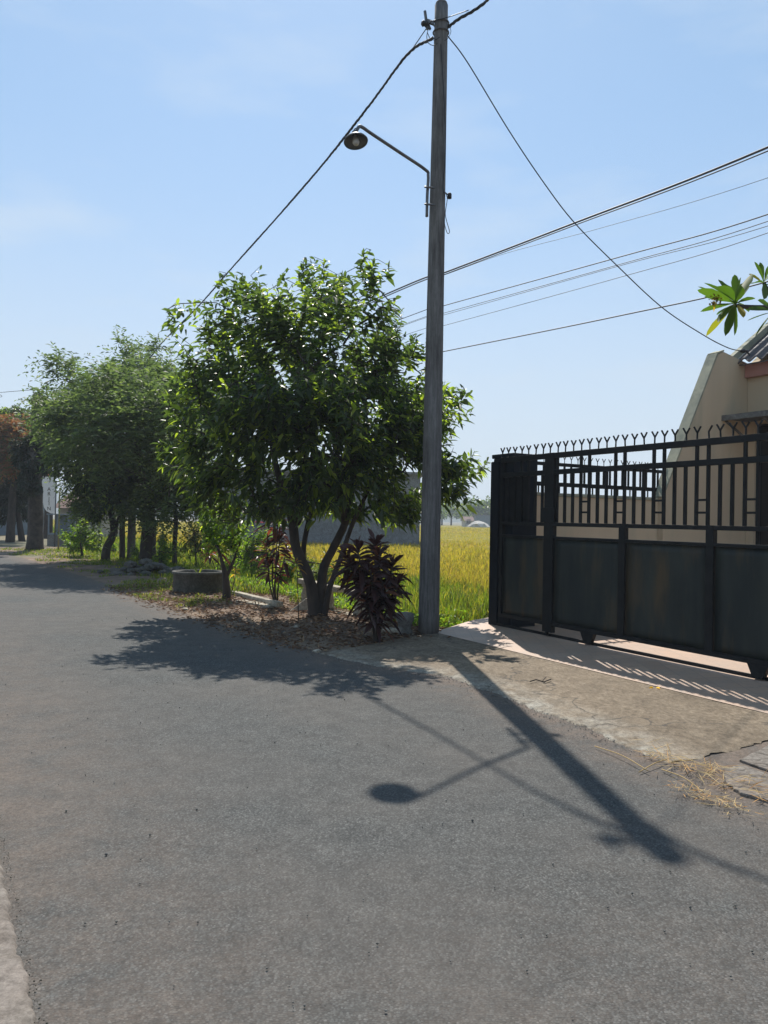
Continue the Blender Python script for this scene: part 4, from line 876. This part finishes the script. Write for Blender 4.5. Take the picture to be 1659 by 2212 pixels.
MB().bar(G(505, 1281, .06), G(605, 1306, .10), .13, .09).build('upper_piece', M_WHITEC, kb, bevel=.015)
MB().bar(G(520, 1300, .03), G(592, 1312, .04), .22, .07).build('lower_piece', M_WHITEC, kb, bevel=.015)
br_ = thing('concrete_block', 'pale triangular lump of broken concrete left of the big tree trunk', 'rubble', G(648, 1325))
MB().prism([(-.22, 0, 0), (.16, 0, 0), (.20, 0, .12), (.10, 0, .26)], (.03, .3, 0)).build('lump', M_WHITEC, br_, bevel=.02)
pot = thing('concrete_post_stub', 'dark grey round concrete post stub with a rim standing beside the pole', 'post', G(874, 1372))
MB().lathe([(0, 0), (.105, 0), (.11, .05), (.085, .09), (.10, .17), (.125, .21), (.125, .30), (.10, .31), (0, .31)], 24).build('post', M_CONC, pot, True)
pb_ = thing('fallen_post', 'small whitewashed post lying on its side at the foot of the post stub', 'post', G(850, 1372))
MB().tube([(-.15, .03, .05), (0, 0, .055), (.14, -.03, .05)], [.045, .05, .04], 12).build('post', M_WHITEC, pb_, True)
for i, (x, y, sz, lab) in enumerate([(637, 1358, .06, 'fist-sized blue-grey stone on the soil before the big tree'), (715, 1368, .05, 'orange-brown broken tile lying in the tree shade'), (685, 1432-22, .045, 'flat pale stone near the road edge below the tree'), (475, 1300, .06, 'white stone chip beside the small tree base'), (920-28, 1372, .035, 'small white stone at the left foot of the pole'), (400, 1318, .05, 'small pale stone on the asphalt edge left of the tree shade')]):
    rock('stone', lab, 'stone', G(x, y)+Vector((0, 0, .015)), (sz*1.4, sz, sz*.6), i+3, M_RUST if i == 1 else M_WHITEC)
# stone heap under the feathery tree
heap = thing('stone_heap', 'low dark heap of stones and soil under the feathery tree', 'stone heap', G(310, 1243))
rr = random.Random(4)
for i in range(60):
    a = rr.uniform(0, 6.28); rd = rr.uniform(0, 1)**.6; x, y = 1.5*rd*math.cos(a), .5*rd*math.sin(a); z = .35*(1-rd)+.02; s_ = rr.uniform(.08, .18)
    bm = bmesh.new(); bmesh.ops.create_icosphere(bm, subdivisions=1, radius=s_)
    vs = [(v.co.x*rr.uniform(.8, 1.3)+x, v.co.y+y, v.co.z*.6+z) for v in bm.verts]; fs = [[v.index for v in f.verts] for f in bm.faces]; bm.free(); MB().add(vs, fs).build('stone', M_RING, heap)
# ---------------------------------------------------------------- sign and stall at far left
loc = G(118, 1182); 
sg = thing('sign_board', 'tall white hanging sign with rounded lower corner and vertical letters at far left', 'sign', loc)
MB().tube([(0, 0, 0), (0, 0, 3.1)], .03, 8).build('post', M_STEEL, sg, True)
ds = loc.y
def sp(x, y): v = D(x, y, ds)-loc; return (v.x, 0, v.z)
brd = MB(); pts_ = [sp(93, 1030), sp(119, 1030), sp(119, 1109), sp(110, 1109), sp(100, 1104), sp(95, 1096), sp(93, 1085)]
brd.prism(pts_, (0, .04, 0)); bo = brd.build('board', M_SIGN, sg)
MB().prism([sp(92, 1035), sp(92, 1088), sp(82, 1075), sp(86, 1050)], (0, .03, 0)).build('side_wing', M_SIGN, sg)
for ch, y_ in zip('ARJIN', (1057, 1067, 1078, 1088, 1099)):
    cu_ = bpy.data.curves.new('letter', 'FONT'); cu_.body = ch; cu_.size = .24; cu_.extrude = .002; cu_.align_x = 'CENTER'; cu_.align_y = 'CENTER'
    tmp = bpy.data.objects.new('tmp', cu_); COL.objects.link(tmp); dg = bpy.context.evaluated_depsgraph_get(); me = bpy.data.meshes.new_from_object(tmp.evaluated_get(dg)); bpy.data.objects.remove(tmp)
    me.materials.clear(); me.materials.append(M_INK); lo = link('letter', me, bo); c_ = sp(106, y_); lo.location = (c_[0], -.006, c_[2]); lo.rotation_euler = (R(90), 0, 0)
stl = thing('roadside_stall', 'small blue-grey roadside stall with a counter below the white sign', 'stall', loc+Vector((-.25, 1.0, 0)))
MB().box(-.55, .45, 0, .9, 0, .55).build('base', M_CONC, stl, bevel=.01)
MB().box(-.55, .45, .05, .9, .551, .62).build('counter', M_BLUEG, stl)
b = MB(); b.box(-.55, -.49, 0.05, .12, .621, 1.5).box(.39, .45, .05, .12, .621, 1.5).box(-.1, -.04, .05, .12, .621, 1.5).box(-.55, .45, .8, .88, .621, 1.5).box(-.6, .5, 0, .95, 1.501, 1.56); b.build('booth', M_BLUEG, stl)
yp = thing('pipe_post', 'thin yellowish pipe standing right of the white sign', 'post', G(126, 1190)); MB().tube([(0, 0, 0), (0, 0, 2.5)], .035, 8).build('pipe', M('yellow pipe', (.25, .22, .08), (.2, .18, .1), 5, .6), yp, True)
# ---------------------------------------------------------------- buildings behind
wh = thing('warehouse', 'long grey windowless building across the field behind the big tree', 'building', (0, 0, 0))
wa, wb = D(455, 1160, 46), D(906, 1160, 46); wa.z = wb.z = -.5
hgt = 4.3
b = MB(); dv = Vector((0, 9, 0)); 
b.prism([wa, wb, Vector((wb.x, wb.y, hgt)), Vector((wa.x, wa.y, hgt))], dv); b.build('wall', M_GREYWALL, wh)
b = MB(); b.prism([Vector((wa.x-.2, wa.y-.2, hgt)), Vector((wb.x+.2, wb.y-.2, hgt)), Vector((wb.x+.2, wb.y-.2, hgt+.14)), Vector((wa.x-.2, wa.y-.2, hgt+.14))], (0, 9.4, 0)); b.build('roof', M_GREYWALL, wh)
MB().tube([Vector((wb.x+.12, wb.y-.05, -.4)), Vector((wb.x+.12, wb.y-.05, hgt-.2))], .05, 8).build('downpipe', M_SIGN, wh, True)
def simple_house(label, x0, x1, dep, h, wall, roofm, rh=1.2, name='far_house', depth=6, door=True):
    c = D((x0+x1)/2, 1120, dep); wd = (x1-x0)*dep/F; t = thing(name, label, 'house', (c.x, c.y, -.4))
    MB().box(-wd/2, wd/2, 0, depth, 0, h+.4).build('wall', wall, t)
    b = MB(); b.prism([(-wd/2-.3, -.4, h+.41), (-wd/2-.3, depth+.4, h+.41), (-wd/2-.3, depth/2, h+.4+rh)], (wd+.6, 0, 0)); b.build('roof', roofm, t)
    for i in range(max(1, int(wd/3))):
        xx = -wd/2+wd*(i+.5)/max(1, int(wd/3)); f_ = MB().box(xx-.5, xx+.5, -.03, -.001, 1.2, 2.3).build('window', M_STEEL, t); MB().box(xx-.42, xx+.42, -.045, -.031, 1.28, 2.22).build('pane', M_DARK, f_)
    return t
simple_house('pale blue house glimpsed behind the trunks at the far left', -60, 16, 52, 3.0, M_BLUEG, M_RUST)
simple_house('low house with a brown roof behind the sign and shrub', 128, 200, 48, 1.9, M_HAZY, M_RUST, 1.3)
simple_house('far hut with a dull roof across the rice field', 1003, 1022, 178, 1.6, M_HAZY, M_RUST, 1.0)
bb_ = thing('far_shed', 'far blue-green flat-roofed shed at the edge of the rice field', 'shed', D(1052, 1112, 182).xy.to_3d())
MB().box(-2.5, 6, 0, 5, -.4, 2.9).build('wall', M_BLUEG, bb_); MB().box(-2.8, 6.3, -.3, 5.3, 2.901, 3.1).build('roof', M_GREYWALL, bb_)
rock('hay_heap', 'far grey-brown hay heap at the end of the rice field', 'hay heap', D(1035, 1126, 172).xy.to_3d()+Vector((0, 0, .3)), (3.2, 2, 1.3), 9, M_HAZY)
rs = np.random.default_rng(77)
gfar = 'hazy trees beyond the rice field'
for i, (x, h_) in enumerate([(905, 9), (930, 7), (955, 8.5), (975, 10), (1000, 7.5), (1022, 9), (1043, 8), (1062, 9.5), (1090, 8), (860, 9), (820, 8)]):
    dep = 215+rs.uniform(-10, 40); c = D(x, 1110, dep); t = thing('far_tree', 'faint hazy tree on the skyline beyond the rice field', 'tree', (c.x, c.y, -.5), 0, gfar)
    MB().tube([(0, 0, 0), (0, 0, h_*.5)], [.3, .2], 6).build('trunk', M_BARK, t)
    n_ = 700; a = rs.normal(0, 1, (n_, 3)); a = vnorm(a)*rs.uniform(.3, 1, n_)[:, None]**.5; k_ = rs.integers(0, 5, n_); cs = rs.normal(0, 1.3, (5, 3))*[1, 1, .5]
    P_ = a*np.array([2.2, 2.2, 1.6])*h_/7+cs[k_]*h_/7*1.1+[0, 0, h_*.62]
    quads('crown', L_MAIN, P_, rs.normal(0, 1, (n_, 3)), .9, .5, t)
# ---------------------------------------------------------------- rice, grass, litter, straw (uncountable)
def scatter_rice():
    n = 27000; y = 11.5*np.exp(rng.uniform(0, 1, n)**.95*math.log(160/11.5)); x = y*rng.uniform(-.62, .20, n)
    q = np.stack([x-O.x, y-O.y], 1); s = q@np.array([U.x, U.y]); t = q@np.array([N.x, N.y])
    ok = (t > 2.75+.25*hn(s*1.3, s*0)) & (s > 5.6+.38*(t-2)); x, y, s, t = x[ok], y[ok], s[ok], t[ok]
    k = 14; sc_ = np.clip(y/22, 1, 4)
    X = np.repeat(x, k)+rng.normal(0, .09, len(x)*k)*np.repeat(sc_, k); Y = np.repeat(y, k)+rng.normal(0, .09, len(x)*k)*np.repeat(sc_, k)
    H = rng.uniform(.55, .95, len(X))*np.repeat(np.clip(1.0-.0*y, .7, 1), k)*np.repeat(.92+.12*hn(s*.6, t*.6), k); Wd = rng.uniform(.010, .018, len(X))*np.repeat(np.clip(y/14, 1, 9), k)
    return X, Y, np.full(len(X), -.5)+np.repeat(np.clip((y-40)/60, 0, 1)*.1, k), H, Wd, np.repeat(t+hn(s*.5, t*.5)*2.2, k)
X, Y, Z, H, Wd, tt = scatter_rice(); g_ = tt < 6.6
P_ = np.stack([X, Y, Z], 1)
tag(blades('rice_crop', L_RICE, P_[~g_], H[~g_], Wd[~g_], rng.uniform(.15, .65, (~g_).sum())), 'ripening yellow-green rice filling the field', None, None, 'stuff')
tag(blades('field_edge_grass', L_GRASS, P_[g_], H[g_]*1.05, Wd[g_]*1.1, rng.uniform(.1, .6, g_.sum())), 'tall green grass along the near edge of the rice field', None, None, 'stuff')
def scat(n, s0, s1, tf, cond=None):
    s = rng.uniform(s0, s1, n); a = rng.uniform(0, 1, n); lo, hi = tf(s); t = lo+(hi-lo)*a
    if cond is not None: m_ = cond(s, t); s, t = s[m_], t[m_]
    X = O.x+U.x*s+N.x*t; Y = O.y+U.y*s+N.y*t; return s, t, np.stack([X, Y, zf(s, t)+.02], 1)
s, t, P_ = scat(26000, 8.5, 32, lambda s: (redge(s)+.15, 2.7+0*s), lambda s, t: (hn(s*.9, t*1.1) > (.1-.03*(s-8)-.25*(t-1.2))) & ((s > 10) | (t > 1.5) | (hn(s*2, t) > .5)))
tag(blades('verge_grass', L_GRASS, P_, rng.uniform(.05, .22, len(P_))*np.clip(.4+t*.35, .4, 1.3), rng.uniform(.008, .016, len(P_))*1.5, rng.uniform(.2, .8, len(P_))), 'short grass growing on the soil verge', None, None, 'stuff')
s, t, P_ = scat(5000, 9.0, 14.5, lambda s: (redge(s)-.1, redge(s)+1.1), lambda s, t: hn(s*1.6, t*2.2) > .1)
tag(blades('roadside_grass', L_GRASS, P_, rng.uniform(.02, .09, len(P_)), rng.uniform(.006, .014, len(P_)), rng.uniform(.3, .9, len(P_))), 'patchy low grass where the verge meets the road', None, None, 'stuff')
# broad weeds at field edge near the pole
s, t, P_ = scat(9000, 4.9, 14, lambda s: (1.9+0*s, 3.2+0*s), lambda s, t: s > 5.0+.38*(t-2)+.25)
leaves('edge_weeds', L_LIME, P_+np.stack([0*s, 0*s, rng.uniform(0, .42, len(s))*np.clip((t-1.8), .2, 1)], 1), rng.normal(0, 1, (len(s), 3))+[0, 0, .6], rng.uniform(.05, .12, len(s)), rng.uniform(.02, .04, len(s)))
tag(bpy.data.objects['edge_weeds'], 'leafy green weeds along the edge of the verge beside the pole', None, None, 'stuff')
s, t, P_ = scat(8500, 4.2, 13.5, lambda s: (redge(s)-.15-.3*rng.uniform(0, 1, len(s))**3, 2.3+0*s), lambda s, t: hn(s*1.1+4, t*1.3) > -.75)
dr = rng.normal(0, 1, (len(P_), 3)); dr[:, 2] = rng.normal(0, .18, len(P_))
P_[:, 2] += rng.uniform(.0, .035, len(P_))
leaves('leaf_litter', L_LITTER, P_, dr, rng.uniform(.04, .10, len(P_)), rng.uniform(.012, .035, len(P_)), droop=0, fold=.5)
tag(bpy.data.objects['leaf_litter'], 'dry brown fallen leaves covering the soil under the big tree', None, None, 'stuff')
# gravel and crumbs along the apron edge
def crumbs(name, n, s0, s1, tf, size, mat, label):
    s = rng.uniform(s0, s1, n); t = tf(s); V = []; k_ = []
    base = np.array([(1, 0, 0), (-1, 0, 0), (0, 1, 0), (0, -1, 0), (0, 0, 1), (0, 0, -1)], float); fs = [[0, 2, 4], [2, 1, 4], [1, 3, 4], [3, 0, 4], [2, 0, 5], [1, 2, 5], [3, 1, 5], [0, 3, 5]]
    c = np.stack([O.x+U.x*s+N.x*t, O.y+U.y*s+N.y*t, np.full(n, .012)], 1); sz = rng.uniform(size[0], size[1], n)*rng.uniform(.5, 1, n)
    V = c[:, None]+base[None]*sz[:, None, None]*rng.uniform(.5, 1.2, (n, 6, 1)); flat = np.array(fs).ravel()
    tag(fast_mesh(name, V.reshape(-1, 3), ((np.arange(n)*6)[:, None]+flat[None]).ravel(), np.full(n*8, 3), mat), label, None, None, 'stuff')
crumbs('road_grit', 1500, -3, 4.2, lambda s: redge(s)+rng.normal(-.05, .07, len(s)), (.003, .008), M_CONC, 'small stones and grit along the broken apron edge')
crumbs('loose_gravel', 1100, -4.5, 8, lambda s: rng.uniform(-3.6, .1, len(s)), (.002, .009), M_CONC, 'tiny loose stones scattered on the asphalt')
crumbs('verge_stones', 500, 4.5, 14, lambda s: redge(s)+rng.uniform(-.1, 1.8, len(s)), (.01, .035), M_CONC, 'small stones in the verge soil')
crumbs('moss_edge', 700, -4.5, 3, lambda s: ledge(s)+rng.normal(0, .012, len(s)), (.002, .005), M('edge moss', (.03, .032, .022), (.05, .05, .03), 9, .95), 'dark moss and dirt along the pavement edge')
# straw
def straw(name, cen, n, spread, label, Lr=(.06, .22)):
    c = np.array(cen); P = c+rng.normal(0, 1, (n, 3))*np.array([spread[0], spread[1], 0]); 
    Q = np.array([U.x, U.y, 0]); Rr = np.array([N.x, N.y, 0]); P = c + rng.normal(0, spread[0], n)[:, None]*Q + rng.normal(0, spread[1], n)[:, None]*Rr; P[:, 2] = .02+rng.uniform(0, .035, n)
    d = rng.normal(0, 1, (n, 3)); d[:, 2] = rng.normal(.05, .15, n)
    o = leaves(name, L_STRAW, P, d, rng.uniform(*Lr, n), rng.uniform(.002, .005, n), droop=0, fold=.2); tag(o, label, None, None, 'stuff')
straw('straw', G(1460, 1655), 100, (.16, .05), 'dry straw caught at the broken corner of the apron')
straw('straw', G(1620, 1715), 150, (.22, .08), 'matted dry straw below the broken concrete slab')
straw('straw', G(1530, 1735), 190, (.13, .045), 'orange-brown flattened straw patch on the asphalt', (.03, .10))
straw('straw', G(1545, 1670), 40, (.04, .03), 'upright pale straw wisps between apron and slab', (.08, .2))
for k_, (a, b_) in enumerate([((1285, 1612), (1400, 1665)), ((1430, 1662), (1520, 1712)), ((1380, 1668), (1440, 1640))]):
    q0, q1 = G(*a, .02), G(*b_, .03); o = MB().tube(catmull([q0, (q0+q1)/2+Vector((.02, .02, .01)), q1], 5), .0035, 5).build('straw_stalk', L_STRAW, None, True, origin=q0); tag(o, ['long single pale stalk lying along the apron edge', 'pale stalk lying from the straw towards the asphalt', 'short bent stalk at the left end of the straw'][k_], 'stalk')
yl = leaves('fallen_leaf', leaf_mat('yellow leaf', (.75, .42, .02), (.8, .45, .03)), np.array([[-.03, 0, .01], [0, .01, .01], [.0, -.01, .012]]), np.array([[-1, .3, .1], [1, .2, .15], [.5, -.8, .1]]), .042, .024); yl.location = G(1418, 1488, .035); tag(yl, 'small yellow fallen leaf on the apron by the tile border', 'leaf')
tw = MB().tube([G(1145, 1472, .045), G(1158, 1468, .05), G(1175, 1473, .045), G(1190, 1467, .05)], .006, 6); tw.tube([G(1172, 1471, .05), G(1180, 1462, .06)], .004, 5); tag(tw.build('twig', M_BARK, None, True, origin=G(1145, 1472)), 'dark crooked twig lying on the concrete apron', 'twig')
# broken slab at the right
for k_, (pp, lab, z) in enumerate([([(1562, 1662), (1600, 1650), (1659, 1672), (1700, 1690), (1690, 1735), (1600, 1712), (1570, 1690)], 'cracked grey concrete piece lying below the apron at the right edge', .024), ([(1598, 1640), (1659, 1608), (1760, 1640), (1760, 1695), (1665, 1665)], 'upper broken concrete slab right of the dry straw', .03)]):
    P_ = [G(x, y, z) for x, y in pp]; P_ = [Vector((p.x, p.y, z)) for p in P_]; b = MB(); 
    Q_ = []
    for i in range(len(P_)):
        a, c = P_[i], P_[(i+1) % len(P_)]
        for j in range(5): q = a+(c-a)*(j/5); Q_.append(q+Vector((random.uniform(-.008, .008), random.uniform(-.008, .008), 0)))
    b.prism(Q_, (0, 0, -.05)); tag(b.build('concrete_slab', M_PAVE, None, False, .006, origin=P_[0]), lab, 'slab')
# ---------------------------------------------------------------- haze
def haze(dens):
    hz = MB().box(-1900, 1900, -120, 1900, -4, 75).build('haze', M_GROUND); hz.data.materials.clear()
    mt = bpy.data.materials.new('haze'); mt.use_nodes = True; n = mt.node_tree; n.nodes.remove(n.nodes['Principled BSDF'])
    v = n.nodes.new('ShaderNodeVolumePrincipled'); v.inputs['Density'].default_value = dens; v.inputs['Color'].default_value = (.80, .88, .97, 1); v.inputs['Anisotropy'].default_value = .1
    n.links.new(v.outputs[0], n.nodes['Material Output'].inputs['Volume']); hz.data.materials.append(mt); tag(hz, 'pale daytime haze over the fields', None, None, 'stuff')
haze(.0009)
